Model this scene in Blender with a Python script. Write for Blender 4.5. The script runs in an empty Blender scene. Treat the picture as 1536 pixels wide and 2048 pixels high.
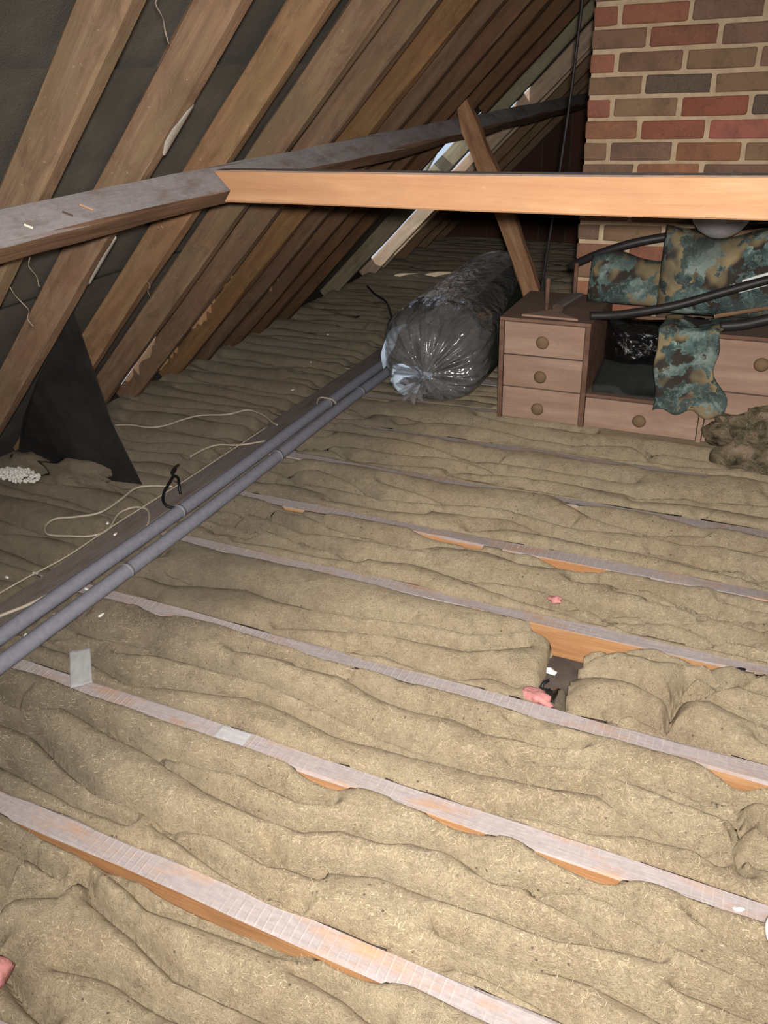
import bpy, bmesh, math, random
import numpy as np
from mathutils import Matrix, Vector
random.seed(7)
S = bpy.context.scene
COL = S.collection

# ------------------------------------------------------------------ camera
cam_d = bpy.data.cameras.new('camera'); cam = bpy.data.objects.new('camera', cam_d); COL.objects.link(cam)
cam_d.sensor_fit = 'VERTICAL'; cam_d.sensor_height = 36.0; cam_d.lens = 36.0*1600/2048
cam_d.clip_start = 0.02; cam_d.clip_end = 200
PITCH, ROLL, YAW, THETA = 0.5056268, 0.0461935, -0.4553455, 0.7446166
EYE = Vector((0, 0, 1.40))
fwd = Vector((math.sin(YAW)*math.cos(PITCH), math.cos(YAW)*math.cos(PITCH), -math.sin(PITCH)))
rgt = Vector((math.cos(YAW), -math.sin(YAW), 0)); dwn = fwd.cross(rgt)
r2 = rgt*math.cos(ROLL)+dwn*math.sin(ROLL); d2 = -rgt*math.sin(ROLL)+dwn*math.cos(ROLL)
mw = Matrix((r2, -d2, -fwd)).transposed().to_4x4(); mw.translation = EYE
cam.matrix_world = mw
S.camera = cam

# ------------------------------------------------------------------ world: pale overcast sky outside
W = bpy.data.worlds.new('sky'); S.world = W; W.use_nodes = True
bg = W.node_tree.nodes['Background']; bg.inputs['Color'].default_value = (0.66, 0.80, 1.0, 1); bg.inputs['Strength'].default_value = 0.62

# ------------------------------------------------------------------ light: the phone's flash beside the lens, and an unseen bulb added behind as fill
def lamp(name, kind, loc, energy, color, **kw):
    l = bpy.data.lights.new(name, kind); l.energy = energy; l.color = color
    for k, v in kw.items(): setattr(l, k, v)
    o = bpy.data.objects.new(name, l); COL.objects.link(o); o.location = loc
    return o
fl_ = lamp('camera_flash', 'SPOT', (0.03, -0.03, 1.46), 300, (1.0, 0.965, 0.92), spot_size=math.radians(110), spot_blend=1.0, shadow_soft_size=0.03)
fl_.rotation_euler = Vector((-0.74, 2.22, -1.50)).to_track_quat('-Z', 'Y').to_euler()
fill_lamp = lamp('fill_light', 'POINT', (0.55, -0.35, 2.05), 16, (1.0, 0.93, 0.84), shadow_soft_size=0.05)

sun = lamp('sun', 'SUN', (-6, 0, 8), 3.2, (1.0, 0.96, 0.88), angle=math.radians(.6))
sun.rotation_euler = Vector((0.25, 0.45, -0.86)).to_track_quat('-Z', 'Y').to_euler()

S.view_settings.view_transform = 'Standard'; S.view_settings.look = 'None'
S.view_settings.gamma = 1.0; S.view_settings.use_curve_mapping = False
S.view_settings.exposure = 0.42

# ------------------------------------------------------------------ helpers
def rgb(r, g, b):
    f = lambda c: ((c/255+0.055)/1.055)**2.4 if c > 10 else c/255/12.92
    return (f(r), f(g), f(b), 1)

class NT:
    """small node-tree builder"""
    def __init__(s, name, rough=0.85):
        s.m = bpy.data.materials.new(name); s.m.use_nodes = True
        s.t = s.m.node_tree; s.b = s.t.nodes['Principled BSDF']; s.out = s.t.nodes['Material Output']
        s.b.inputs['Roughness'].default_value = rough
        s.b.inputs['Specular IOR Level'].default_value = 0.25
    def n(s, kind, **kw):
        x = s.t.nodes.new(kind)
        for k, v in kw.items():
            if k in x.inputs: s.put(x.inputs[k], v)
            else: setattr(x, k, v)
        return x
    def put(s, sock, v):
        if hasattr(v, 'is_output'): s.t.links.new(v, sock)
        else: sock.default_value = v
    def coord(s, scale=(1, 1, 1), kind='Object', vec=None):
        c = vec or s.n('ShaderNodeTexCoord').outputs[kind]
        return s.n('ShaderNodeMapping', Vector=c, Scale=scale).outputs[0]
    def noise(s, vec, scale, detail=4, rough=0.55, dist=0.0):
        return s.n('ShaderNodeTexNoise', Vector=vec, Scale=scale, Detail=detail, Roughness=rough, Distortion=dist).outputs['Fac']
    def ramp(s, fac, stops):
        r = s.n('ShaderNodeValToRGB', Fac=fac); e = r.color_ramp.elements
        while len(e) < len(stops): e.new(0.5)
        for i, (p, c) in enumerate(stops):
            e[i].position = p; e[i].color = c if len(c) == 4 else (*c, 1)
        return r.outputs[0]
    def val(s, fac, a, b):
        if a < b: return s.ramp(fac, [(a, (0, 0, 0, 1)), (b, (1, 1, 1, 1))])
        return s.ramp(fac, [(b, (1, 1, 1, 1)), (a, (0, 0, 0, 1))])
    def mix(s, fac, a, b, mode='MIX'):
        m = s.n('ShaderNodeMix', data_type='RGBA', blend_type=mode)
        s.put(m.inputs[0], fac); s.put(m.inputs[6], a); s.put(m.inputs[7], b)
        return m.outputs[2]
    def math(s, op, a, b=0.5, clamp=False):
        m = s.n('ShaderNodeMath', operation=op, use_clamp=clamp); s.put(m.inputs[0], a); s.put(m.inputs[1], b); return m.outputs[0]
    def up(s, lo, hi):
        nz = s.n('ShaderNodeSeparateXYZ', Vector=s.n('ShaderNodeNewGeometry').outputs['Normal']).outputs[2]
        return s.val(nz, lo, hi)
    def bump(s, h, strength=0.4, dist=0.01, prev=None):
        b = s.n('ShaderNodeBump', Height=h, Strength=strength, Distance=dist)
        if prev: s.put(b.inputs['Normal'], prev)
        return b.outputs[0]
    def done(s, color, normal=None, **kw):
        s.put(s.b.inputs['Base Color'], color)
        if normal: s.put(s.b.inputs['Normal'], normal)
        for k, v in kw.items(): s.put(s.b.inputs[k.replace('_', ' ')], v)
        return s.m

def wood(name, a, b, c, dust=None, dust_lo=0.55, dust_hi=0.85, grain=1.0, dustmax=0.85, rough=0.85, saw=False, tint=True, mottle=0.0):
    t = NT(name, rough)
    oi = t.n('ShaderNodeObjectInfo')
    off = t.n('ShaderNodeVectorMath', operation='MULTIPLY_ADD')
    t.put(off.inputs[0], oi.outputs['Random']); off.inputs[1].default_value = (7, 13, 5); t.put(off.inputs[2], t.n('ShaderNodeTexCoord').outputs['Object'])
    v = off.outputs[0]
    g = t.noise(t.coord((2.2*grain, 34*grain, 34*grain), vec=v), 1.0, 6, 0.6, 0.6)
    blot = t.noise(t.coord((2.5, 7, 7), vec=v), 1.6, 4, 0.6)
    fine = t.noise(t.coord((12, 160, 160), vec=v), 1.0, 3, 0.6)
    col = t.ramp(g, [(0.28, a), (0.52, b), (0.75, c)])
    col = t.mix(t.val(blot, 0.42, 0.68), col, t.mix(0.55, col, a))
    speck = t.noise(t.coord((18, 30, 30), vec=v), 3.0, 5, 0.7)
    col = t.mix(t.val(speck, 0.63, 0.75), col, t.mix(0.5, col, c))
    mot = t.noise(t.coord((3.5, 9, 9), vec=v), 2.0, 6, .7, .8); mot2 = t.noise(t.coord((2, 5, 5), vec=v), 1.3, 3, .6)
    if mottle:
        col = t.mix(t.math('MULTIPLY', t.val(mot, .50, .66), .55*mottle), col, tuple(x*.62 for x in a[:3])+(1,))
        col = t.mix(t.math('MULTIPLY', t.val(mot2, .52, .66), .45*mottle), col, rgb(128, 116, 88))
        col = t.mix(t.math('MULTIPLY', t.val(mot2, .46, .32), .40*mottle), col, rgb(140, 104, 84))
        sp = t.noise(v, 95, 3, .7); col = t.mix(t.math('MULTIPLY', t.val(sp, .66, .74), .6*mottle), col, rgb(206, 190, 168))
    if tint: col = t.mix(1.0, col, oi.outputs['Color'], 'MULTIPLY')
    bh = t.math('ADD', g, t.math('MULTIPLY', fine, 0.6))
    if saw:
        wv = t.n('ShaderNodeTexWave', Vector=t.coord((1, .12, 1), vec=v), Scale=16.0, Distortion=2.4, Detail=2.0, wave_type='BANDS', bands_direction='X').outputs['Fac']
        w2 = t.math('MULTIPLY', t.math('MULTIPLY', t.val(wv, 0.82, 1.0), t.val(blot, 0.42, 0.62)), t.up(.6, .9))
    if dust:
        dn = t.noise(t.coord((3, 9, 9), vec=v), 2.2, 5, 0.65)
        f = t.math('MULTIPLY', t.up(dust_lo, dust_hi), t.math('MULTIPLY', t.val(dn, 0.18, 0.5), dustmax))
        dcol = t.mix(t.val(speck, 0.35, 0.7), dust, tuple(x*0.78 for x in dust[:3])+(1,))
        col = t.mix(f, col, dcol)
    if saw:
        col = t.mix(t.math('MULTIPLY', w2, 0.35), col, rgb(196, 186, 178))
        bh = t.math('ADD', bh, t.math('MULTIPLY', w2, 0.6))
    return t.done(col, t.bump(bh, 0.35, 0.006))

def link(o, parent=None):
    COL.objects.link(o)
    if parent: o.parent = parent
    return o
def mesh_obj(name, verts, faces, mat=None, parent=None, smooth=True, mats=None, fm=None):
    me = bpy.data.meshes.new(name); me.from_pydata([tuple(map(float, v)) for v in verts], [], faces); me.update()
    if smooth: me.polygons.foreach_set('use_smooth', [True]*len(me.polygons))
    if mat: me.materials.append(mat)
    if mats:
        for m in mats: me.materials.append(m)
        if fm: me.polygons.foreach_set('material_index', fm)
    return link(bpy.data.objects.new(name, me), parent)
def tag(o, label=None, cat=None, group=None, kind=None):
    if label: o['label'] = label
    if cat: o['category'] = cat
    if group: o['group'] = group
    if kind: o['kind'] = kind
    return o
def empty(name, loc=(0, 0, 0)):
    o = bpy.data.objects.new(name, None); o.empty_display_size = 0.05; o.location = loc; return link(o)
def child(o, root):
    """parent o under root keeping the world placement it was built at"""
    o.parent = root; o.matrix_parent_inverse = Matrix.Translation(-root.location)
    return o

def _h(ix, iy, seed):
    n = (ix*374761393 + iy*668265263 + seed*974634777) & 0x7fffffff
    n = ((n ^ (n >> 13))*1274126177) & 0x7fffffff
    return ((n ^ (n >> 16)) & 0xffff)/65535.0
def vn(x, y, seed=0):
    x = np.asarray(x, float); y = np.asarray(y, float)+0*x; x = x+0*y
    ix = np.floor(x).astype(np.int64); iy = np.floor(y).astype(np.int64); fx = x-ix; fy = y-iy
    fx = fx*fx*(3-2*fx); fy = fy*fy*(3-2*fy)
    a = _h(ix, iy, seed); b = _h(ix+1, iy, seed); c = _h(ix, iy+1, seed); d = _h(ix+1, iy+1, seed)
    return (a*(1-fx)+b*fx)*(1-fy)+(c*(1-fx)+d*fx)*fy
def fbm(x, y, seed=0, o=3):
    r = 0; a = 0.5
    for i in range(o):
        r = r+a*vn(x*2**i, y*2**i, seed+i*17); a *= 0.5
    return r/(1-0.5**o)

def frame(p0, p1, up):
    p0 = Vector(p0); p1 = Vector(p1); x = (p1-p0).normalized(); z = Vector(up); z = (z-x*z.dot(x)).normalized(); y = z.cross(x)
    m = Matrix((x, y, z)).transposed().to_4x4(); m.translation = p0
    return m, (p1-p0).length
def timber(name, p0, p1, w, h, up, mat, bev=0.006, jit=0.0015, seg=0.12, seed=0, wane=0.0, parent=None, y0=None, z0=None):
    """sawn timber: bevelled section swept from p0 to p1 (p0-p1 is the centre line unless y0/z0 give the section's corner)"""
    m, L = frame(p0, p1, up); n = max(2, int(L/seg)); rs = np.random.RandomState(seed)
    ya = -w/2 if y0 is None else y0; za = -h/2 if z0 is None else z0
    c = [(ya+bev, za), (ya+w-bev, za), (ya+w, za+bev), (ya+w, za+h-bev), (ya+w-bev, za+h), (ya+bev, za+h), (ya, za+h-bev), (ya, za+bev)]
    V = []; F = []
    ph = rs.rand(8)*9
    for i in range(n+1):
        x = L*i/n
        for k, (y, z) in enumerate(c):
            V.append((x, y+jit*math.sin(x*7+ph[k])+rs.uniform(-jit, jit)*.5, z+jit*math.cos(x*6+ph[k])+rs.uniform(-jit, jit)*.5))
    for i in range(n):
        for k in range(8):
            a = i*8+k; b = i*8+(k+1) % 8
            F.append((a, b, b+8, a+8))
    F.append(tuple(range(7, -1, -1))); F.append(tuple(range(n*8, n*8+8)))
    o = mesh_obj(name, V, F, mat, parent, smooth=False)
    o.matrix_world = m
    return o
def rbox(name, lo, hi, mat, bev=0.003, parent=None, jit=0.0, seed=0):
    """bevelled box; origin at its base centre"""
    lo = Vector(lo); hi = Vector(hi); c = (lo+hi)/2; c.z = lo.z
    bm = bmesh.new(); bmesh.ops.create_cube(bm, size=1)
    for v in bm.verts:
        v.co = Vector((v.co.x*(hi.x-lo.x), v.co.y*(hi.y-lo.y), (v.co.z+.5)*(hi.z-lo.z)))
    if bev: bmesh.ops.bevel(bm, geom=bm.edges[:], offset=bev, segments=2, affect='EDGES', profile=0.6)
    if jit:
        rs = random.Random(seed)
        for v in bm.verts: v.co += Vector([rs.uniform(-jit, jit) for _ in range(3)])
    me = bpy.data.meshes.new(name); bm.to_mesh(me); bm.free(); me.materials.append(mat)
    o = link(bpy.data.objects.new(name, me)); o.location = c
    if parent: child(o, parent)
    return o
def smooth_path(pts, sub=6):
    P = [Vector(p) for p in pts]; out = []
    for i in range(len(P)-1):
        a = P[max(0, i-1)]; b = P[i]; c = P[i+1]; d = P[min(len(P)-1, i+2)]
        for k in range(sub):
            t = k/sub
            out.append(0.5*((2*b)+(c-a)*t+(2*a-5*b+4*c-d)*t*t+(3*b-a-3*c+d)*t**3))
    out.append(P[-1]); return out
def tube(name, pts, r, mat, parent=None, n=10, sub=6, rf=None, flat=1.0):
    P = smooth_path(pts, sub) if sub else [Vector(p) for p in pts]
    V = []; F = []; up = Vector((0, 0, 1))
    o0 = P[0].copy()
    for i, p in enumerate(P):
        t = (P[min(i+1, len(P)-1)]-P[max(i-1, 0)]).normalized()
        if abs(t.dot(up)) > 0.97: up = Vector((0, 1, 0))
        s = t.cross(up).normalized(); u = s.cross(t)
        rr = r*(rf(i/(len(P)-1)) if rf else 1)
        for k in range(n):
            a = 2*math.pi*k/n
            V.append(p-o0+s*math.cos(a)*rr+u*math.sin(a)*rr*flat)
    for i in range(len(P)-1):
        for k in range(n):
            a = i*n+k; b = i*n+(k+1) % n; F.append((a, b, b+n, a+n))
    F.append(tuple(range(n-1, -1, -1))); F.append(tuple(range((len(P)-1)*n, len(P)*n)))
    o = mesh_obj(name, V, F, mat); o.location = o0
    if parent: child(o, parent)
    return o
def grid_faces(nu, nv, wrap=False):
    F = []
    for i in range(nu-1):
        for j in range(nv if wrap else nv-1):
            jn = (j+1) % nv
            F.append((i*nv+j, (i+1)*nv+j, (i+1)*nv+jn, i*nv+jn))
    return F
def lathe(name, prof, mat, n=24, loc=(0, 0, 0), axis='Z', parent=None):
    V = []
    for (r, z) in prof:
        for k in range(n):
            a = 2*math.pi*k/n; x, y = r*math.cos(a), r*math.sin(a)
            V.append((x, y, z) if axis == 'Z' else (x, -z, y))
    F = grid_faces(len(prof), n, True)
    o = mesh_obj(name, V, F, mat); o.location = loc
    bm = bmesh.new(); bm.from_mesh(o.data); bmesh.ops.remove_doubles(bm, verts=bm.verts, dist=1e-5); bmesh.ops.recalc_face_normals(bm, faces=bm.faces); bm.to_mesh(o.data); bm.free()
    if parent: child(o, parent)
    return o

# ------------------------------------------------------------------ roof geometry (metres, floor timber tops at z = 0)
X0 = -2.772                                     # where the rafters' underside meets the floor level
CT, ST = math.cos(THETA), math.sin(THETA)
SL = Vector((CT, 0, ST)); NI = Vector((ST, 0, -CT))   # up the slope / inward from the roof
def slope(s, y, off=0.0): return Vector((X0, y, 0))+SL*s+NI*off
RIDGE_X = 0.55
S_RIDGE = (RIDGE_X-X0)/CT
JOIST = [-0.33, 0.03, 0.392, 0.756, 1.12, 1.485, 1.855, 2.205, 2.585, 2.95, 3.31, 3.67, 4.03, 4.39, 4.75, 5.11, 5.47, 5.83, 6.19, 6.55, 6.91, 7.25]
JW = 0.056
CREASE = {
 0: [[(-1.058,0.690),(-1.007,0.657),(-0.899,0.634),(-0.741,0.597),(-0.594,0.600),(-0.535,0.602),(-0.463,0.612)],[(-0.959,0.528),(-0.858,0.547),(-0.762,0.540),(-0.656,0.541),(-0.625,0.540)],[(-1.152,0.565),(-1.146,0.597),(-1.071,0.635),(-1.062,0.695)],[(-1.055,0.477),(-0.963,0.449),(-0.893,0.438)],[(-0.550,0.695),(-0.453,0.684),(-0.369,0.663)],[(-1.196,0.684),(-1.197,0.631),(-1.170,0.581)],[(-1.022,0.724),(-0.885,0.691),(-0.752,0.703),(-0.603,0.713),(-0.545,0.723)]],
 1: [[(-1.569,0.943),(-1.438,0.941),(-1.268,0.890),(-1.171,0.866),(-1.058,0.868),(-0.970,0.862),(-0.837,0.876),(-0.704,0.860),(-0.490,0.926),(-0.382,0.924),(-0.284,0.932),(-0.206,0.932),(-0.140,0.933),(-0.054,0.955),(0.031,0.966)],[(-1.434,1.047),(-1.247,1.020),(-1.134,1.013),(-1.059,0.994),(-0.899,0.965),(-0.763,0.956),(-0.690,0.959),(-0.614,0.995),(-0.524,0.999),(-0.468,1.026),(-0.392,1.031),(-0.333,1.018),(-0.282,1.003),(-0.211,1.018),(-0.120,1.048),(-0.063,1.049),(-0.022,1.027),(0.060,1.004),(0.125,0.997),(0.208,0.985)],[(-1.342,1.046),(-1.189,1.026),(-0.998,1.027),(-0.883,1.042),(-0.810,1.033),(-0.730,1.028),(-0.676,1.044)],[(-0.986,0.848),(-0.864,0.824),(-0.735,0.797),(-0.695,0.790),(-0.604,0.789)],[(-0.744,0.895),(-0.685,0.868),(-0.605,0.871)],[(-0.337,0.859),(-0.258,0.857),(-0.202,0.856),(-0.125,0.874),(-0.073,0.877),(0.004,0.869),(0.066,0.860)],[(-0.335,0.793),(-0.300,0.813),(-0.237,0.821),(-0.153,0.810),(-0.078,0.793)],[(-0.197,1.003),(-0.106,0.986),(-0.029,0.971)],[(-1.636,1.005),(-1.525,1.000),(-1.434,1.047)],[(-1.459,0.844),(-1.322,0.835),(-1.203,0.822),(-1.051,0.827)],[(0.089,1.075),(0.152,1.039),(0.207,1.032)]],
 2: [[(-1.474,1.281),(-1.340,1.311),(-1.169,1.319),(-1.005,1.325),(-0.868,1.309),(-0.751,1.289),(-0.654,1.279),(-0.545,1.275)],[(-1.304,1.203),(-1.128,1.239),(-1.028,1.264),(-0.875,1.257),(-0.756,1.232),(-0.639,1.247),(-0.524,1.249),(-0.395,1.262),(-0.281,1.270),(-0.195,1.287),(-0.136,1.293),(-0.083,1.264),(-0.010,1.253),(0.062,1.230)],[(-0.967,1.416),(-0.835,1.426),(-0.707,1.395),(-0.601,1.389),(-0.505,1.399),(-0.421,1.379),(-0.350,1.390),(-0.290,1.389),(-0.213,1.413)],[(-0.339,1.310),(-0.242,1.342),(-0.166,1.357),(-0.098,1.347),(-0.033,1.343),(0.030,1.333),(0.091,1.330),(0.144,1.332)],[(-0.322,1.163),(-0.246,1.185),(-0.184,1.193),(-0.137,1.193),(-0.055,1.220),(0.062,1.230),(0.112,1.213)],[(-0.378,1.442),(-0.316,1.441),(-0.253,1.481),(-0.183,1.495)],[(-0.001,1.372),(0.078,1.360),(0.136,1.389)],[(0.136,1.392),(0.154,1.329),(0.137,1.301),(0.144,1.265),(0.159,1.208)],[(-1.679,1.222),(-1.538,1.231),(-1.361,1.191),(-1.260,1.210)],[(-1.742,1.325),(-1.576,1.313),(-1.408,1.331),(-1.340,1.311)],[(-1.156,1.409),(-0.976,1.431),(-0.830,1.445)],[(0.063,1.231),(0.118,1.254),(0.198,1.250)]],
 3: [[(-1.586,1.661),(-1.420,1.649),(-1.301,1.681),(-1.149,1.655),(-1.005,1.658),(-0.841,1.684),(-0.733,1.708),(-0.599,1.717),(-0.521,1.748),(-0.443,1.812)],[(-1.419,1.389),(-1.262,1.402),(-1.156,1.409),(-0.976,1.431)],[(-1.105,1.539),(-0.962,1.579),(-0.811,1.620),(-0.680,1.636),(-0.573,1.644),(-0.507,1.682),(-0.435,1.734)],[(-0.870,1.524),(-0.778,1.549),(-0.625,1.533),(-0.575,1.532),(-0.487,1.578),(-0.416,1.575)],[(-0.238,1.668),(-0.130,1.661),(-0.027,1.615),(-0.028,1.672),(-0.006,1.742),(0.077,1.745)],[(-0.027,1.615),(-0.035,1.547),(0.059,1.508)],[(-0.023,1.635),(0.049,1.665),(0.108,1.642),(0.184,1.620)],[(-0.131,1.844),(-0.075,1.844),(-0.030,1.840),(0.023,1.817),(0.089,1.750),(0.179,1.737)],[(-0.009,1.661),(0.100,1.754),(0.157,1.829)],[(-0.166,1.529),(-0.124,1.556),(-0.063,1.545),(-0.034,1.539)],[(-0.284,1.737),(-0.200,1.782),(-0.094,1.770),(0.024,1.806)],[(-1.723,1.592),(-1.646,1.622),(-1.549,1.614),(-1.420,1.649)],[(-1.790,1.504),(-1.659,1.541),(-1.554,1.509)]],
 4: [[(-1.599,1.930),(-1.481,1.956),(-1.433,2.011),(-1.259,1.970),(-1.097,1.971),(-0.979,1.984),(-0.806,1.990),(-0.638,1.986),(-0.480,1.989),(-0.360,1.994),(-0.279,1.959),(-0.178,1.947),(-0.087,1.983),(0.001,2.031),(0.167,2.072)],[(-1.598,2.005),(-1.571,2.094),(-1.477,2.150),(-1.336,2.143),(-1.223,2.102),(-1.037,2.108),(-0.940,2.099),(-0.776,2.138),(-0.666,2.147),(-0.547,2.113),(-0.441,2.138),(-0.329,2.166)],[(-0.374,2.089),(-0.280,2.111),(-0.164,2.127),(-0.061,2.099),(0.030,2.081)],[(-0.286,1.956),(-0.168,1.889),(-0.036,1.894),(0.085,1.967),(0.169,2.000)],[(-1.495,1.915),(-1.343,1.931),(-1.185,1.924),(-1.043,1.936)],[(-0.242,2.083),(-0.111,2.079),(0.015,2.062),(0.166,2.097)],[(-0.803,1.982),(-0.673,1.957),(-0.505,1.923),(-0.353,1.916),(-0.262,1.889)],[(-0.022,1.900),(0.080,1.906),(0.173,1.899)]],
 5: [[(-1.682,2.430),(-1.520,2.371),(-1.413,2.379),(-1.297,2.364),(-1.168,2.356),(-1.013,2.385),(-0.878,2.415),(-0.745,2.445),(-0.600,2.421),(-0.420,2.397),(-0.258,2.423),(-0.098,2.416),(0.014,2.442),(0.153,2.431)],[(-1.603,2.434),(-1.470,2.483),(-1.307,2.427),(-1.151,2.355)],[(-0.776,2.262),(-0.656,2.307),(-0.537,2.317),(-0.383,2.306),(-0.240,2.312),(-0.012,2.320),(0.159,2.268)],[(-0.943,2.343),(-0.793,2.348),(-0.673,2.375),(-0.522,2.340),(-0.383,2.306)],[(-0.505,2.555),(-0.384,2.484),(-0.212,2.458),(-0.056,2.483)],[(-1.340,2.284),(-1.126,2.302),(-0.972,2.320)],[(-0.195,2.345),(-0.041,2.340),(0.157,2.326)]],
 6: [[(-1.675,2.638),(-1.501,2.673),(-1.428,2.622),(-1.280,2.635),(-1.073,2.662),(-0.868,2.671),(-0.682,2.716),(-0.528,2.715),(-0.307,2.711),(-0.138,2.753),(0.139,2.777)],[(-1.433,2.724),(-1.258,2.745),(-1.052,2.784),(-0.907,2.786),(-0.745,2.796),(-0.512,2.811),(-0.338,2.807)],[(-0.995,2.634),(-0.781,2.599),(-0.596,2.625),(-0.476,2.586)],[(-0.297,2.673),(-0.080,2.715),(0.142,2.702)],[(-1.597,2.586),(-1.426,2.572),(-1.263,2.559)]],
 7: [[(-1.644,2.759),(-1.525,2.813),(-1.381,2.853),(-1.159,2.877),(-0.926,2.844),(-0.757,2.840),(-0.526,2.876)],[(-1.613,2.886),(-1.422,2.942),(-1.249,2.956),(-0.969,2.972),(-0.685,2.967),(-0.296,3.008),(-0.112,3.027),(0.129,3.046)],[(-1.382,3.027),(-1.167,3.091),(-0.933,3.079),(-0.795,3.061),(-0.602,3.049),(-0.372,3.121),(-0.278,3.014)],[(-0.310,3.102),(-0.119,3.096),(0.125,3.137)]],
}
GAPS = {
 2: [(-1.200,-0.985,0.012),(-0.889,-0.552,0.020),(-0.528,-0.400,0.008)],
 3: [(-0.770,-0.661,0.012),(-0.434,-0.336,0.012),(-0.229,-0.061,0.012)],
 4: [(0.092,0.165,0.030),(-1.511,-1.412,0.006)],
 5: [(-0.408,-0.177,0.030)],
 6: [(-0.928,-0.717,0.012),(-0.493,-0.334,0.020),(-0.156,0.004,0.006)],
 7: [(-0.109,0.184,0.014)],
 8: [(-0.569,-0.414,0.008),(-0.309,-0.073,0.018)],
}
CABLE_LOOP = [(-1.908,2.088,0.050),(-1.993,2.061,0.050),(-2.034,2.023,0.050),(-2.024,1.929,0.050),(-2.027,1.826,0.050),(-2.090,1.768,0.050),(-2.148,1.730,0.050),(-2.139,1.677,0.050),(-2.086,1.638,0.050),(-2.007,1.658,0.050),(-1.941,1.683,0.050),(-1.913,1.737,0.050),(-1.954,1.835,0.050),(-1.950,1.883,0.050),(-1.925,1.908,0.050),(-1.876,1.903,0.050),(-1.822,1.846,0.050),(-1.789,1.784,0.050)]
CABLE_UP = [(-2.545,2.494,0.050),(-2.475,2.519,0.050),(-2.372,2.525,0.050),(-2.315,2.575,0.050),(-2.294,2.637,0.050),(-2.242,2.718,0.050),(-2.128,2.770,0.050),(-2.070,2.848,0.050),(-1.970,2.819,0.050),(-1.879,2.758,0.050),(-1.843,2.740,0.050)]
CABLE_MID = [(-1.993,2.313,0.060),(-1.986,2.387,0.060),(-1.956,2.451,0.060),(-1.866,2.483,0.060),(-1.788,2.554,0.060)]
CABLE_PLANK = [(-1.960,1.206,0.055),(-1.951,1.309,0.055),(-1.937,1.414,0.055),(-1.913,1.539,0.055),(-1.909,1.722,0.055),(-1.898,1.946,0.055),(-1.887,2.138,0.055),(-1.880,2.360,0.055),(-1.868,2.719,0.055)]
CABLE_WHITE = [(-1.867,1.163,0.060),(-1.848,1.217,0.060),(-1.814,1.288,0.060),(-1.791,1.370,0.060)]
BLACK_LOOP = [(-2.050,2.301,0.020),(-1.989,2.211,0.060),(-1.943,2.137,0.080),(-1.905,2.098,0.090),(-1.875,2.030,0.090),(-1.850,1.975,0.090),(-1.830,1.942,0.080),(-1.809,1.929,0.070),(-1.788,1.937,0.060),(-1.774,1.973,0.050)]
BLACK_TAIL = [(-1.977,2.201,0.060),(-1.940,2.137,0.070),(-1.879,2.094,0.090),(-1.850,2.060,0.080),(-1.840,2.048,0.050)]
BLACK_FAR = [(-2.578,5.166,0.050),(-2.426,4.971,0.050),(-2.268,4.808,0.050),(-2.144,4.600,0.050),(-2.017,4.365,0.050)]
CHIPS = [(-1.870,1.728,0.040),(-1.991,1.816,0.040),(-1.713,1.510,0.040),(-1.739,1.444,0.040),(-1.735,1.197,0.040),(-2.022,1.396,0.040),(-1.954,1.447,0.040),(-1.609,1.362,0.040),(-2.322,4.089,0.040),(-2.162,3.605,0.040),(-1.895,3.247,0.040),(0.153,1.112,0.040),(0.169,1.803,0.040),(0.075,1.799,0.040),(-2.038,3.199,0.040)]
HOLE = [(-0.470,1.857,0.000),(-0.376,1.723,0.000),(-0.371,1.512,-0.000),(-0.279,1.717,0.000),(-0.214,1.538,0.000),(-0.364,1.705,0.000),(-0.332,1.599,0.000),(-0.358,1.534,0.000)]
EAVE_SLITS = [[[-2.88, 2.927, 0.036], [-2.711, 2.867, 0.192]], [[-2.711, 2.867, 0.192], [-2.478, 2.872, 0.407]], [[-2.95, 3.339, -0.028], [-2.667, 3.256, 0.233]], [[-2.517, 3.174, 0.371], [-2.361, 3.177, 0.515]], [[-2.317, 3.164, 0.556], [-2.238, 3.168, 0.628]], [[-2.951, 3.713, -0.029], [-2.692, 3.627, 0.21]], [[-2.652, 3.661, 0.246], [-2.589, 3.669, 0.304]], [[-2.535, 3.647, 0.354], [-2.281, 3.588, 0.589]], [[-2.247, 3.563, 0.62], [-2.209, 3.58, 0.655]], [[-2.134, 3.613, 0.724], [-2.042, 3.615, 0.808]], [[-2.37, 3.987, 0.506], [-2.285, 4.02, 0.584]]]

# ------------------------------------------------------------------ materials
M_RAFTER = wood('rafter_wood', rgb(124, 100, 80), rgb(146, 120, 97), rgb(164, 140, 116), dust=rgb(120, 112, 100), dust_lo=0.3, dust_hi=0.9, mottle=1.0)
M_PURLIN = wood('purlin_wood', rgb(84, 60, 46), rgb(116, 88, 68), rgb(142, 112, 88), dust=rgb(150, 144, 144), dust_lo=0.25, dust_hi=0.5, dustmax=1.0)
M_BEAM = wood('beam_wood', rgb(172, 126, 92), rgb(190, 146, 108), rgb(204, 166, 130), dust=rgb(132, 122, 118), dust_lo=0.5, dust_hi=0.8, grain=0.8, dustmax=1.0, mottle=.22)
M_STRUT = wood('strut_wood', rgb(112, 78, 56), rgb(160, 120, 88), rgb(186, 150, 116), dust=rgb(120, 112, 104), mottle=.6)
M_JOIST = wood('joist_wood', rgb(166, 118, 78), rgb(188, 140, 96), rgb(204, 162, 118), dust=rgb(168, 157, 155), dust_lo=0.35, dust_hi=0.7, dustmax=1.0, saw=True)
M_PLANK = wood('plank_wood', rgb(70, 54, 46), rgb(96, 78, 68), rgb(118, 98, 86), dust=rgb(126, 117, 112), dust_lo=0.4, dust_hi=0.8, dustmax=.85)
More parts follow.
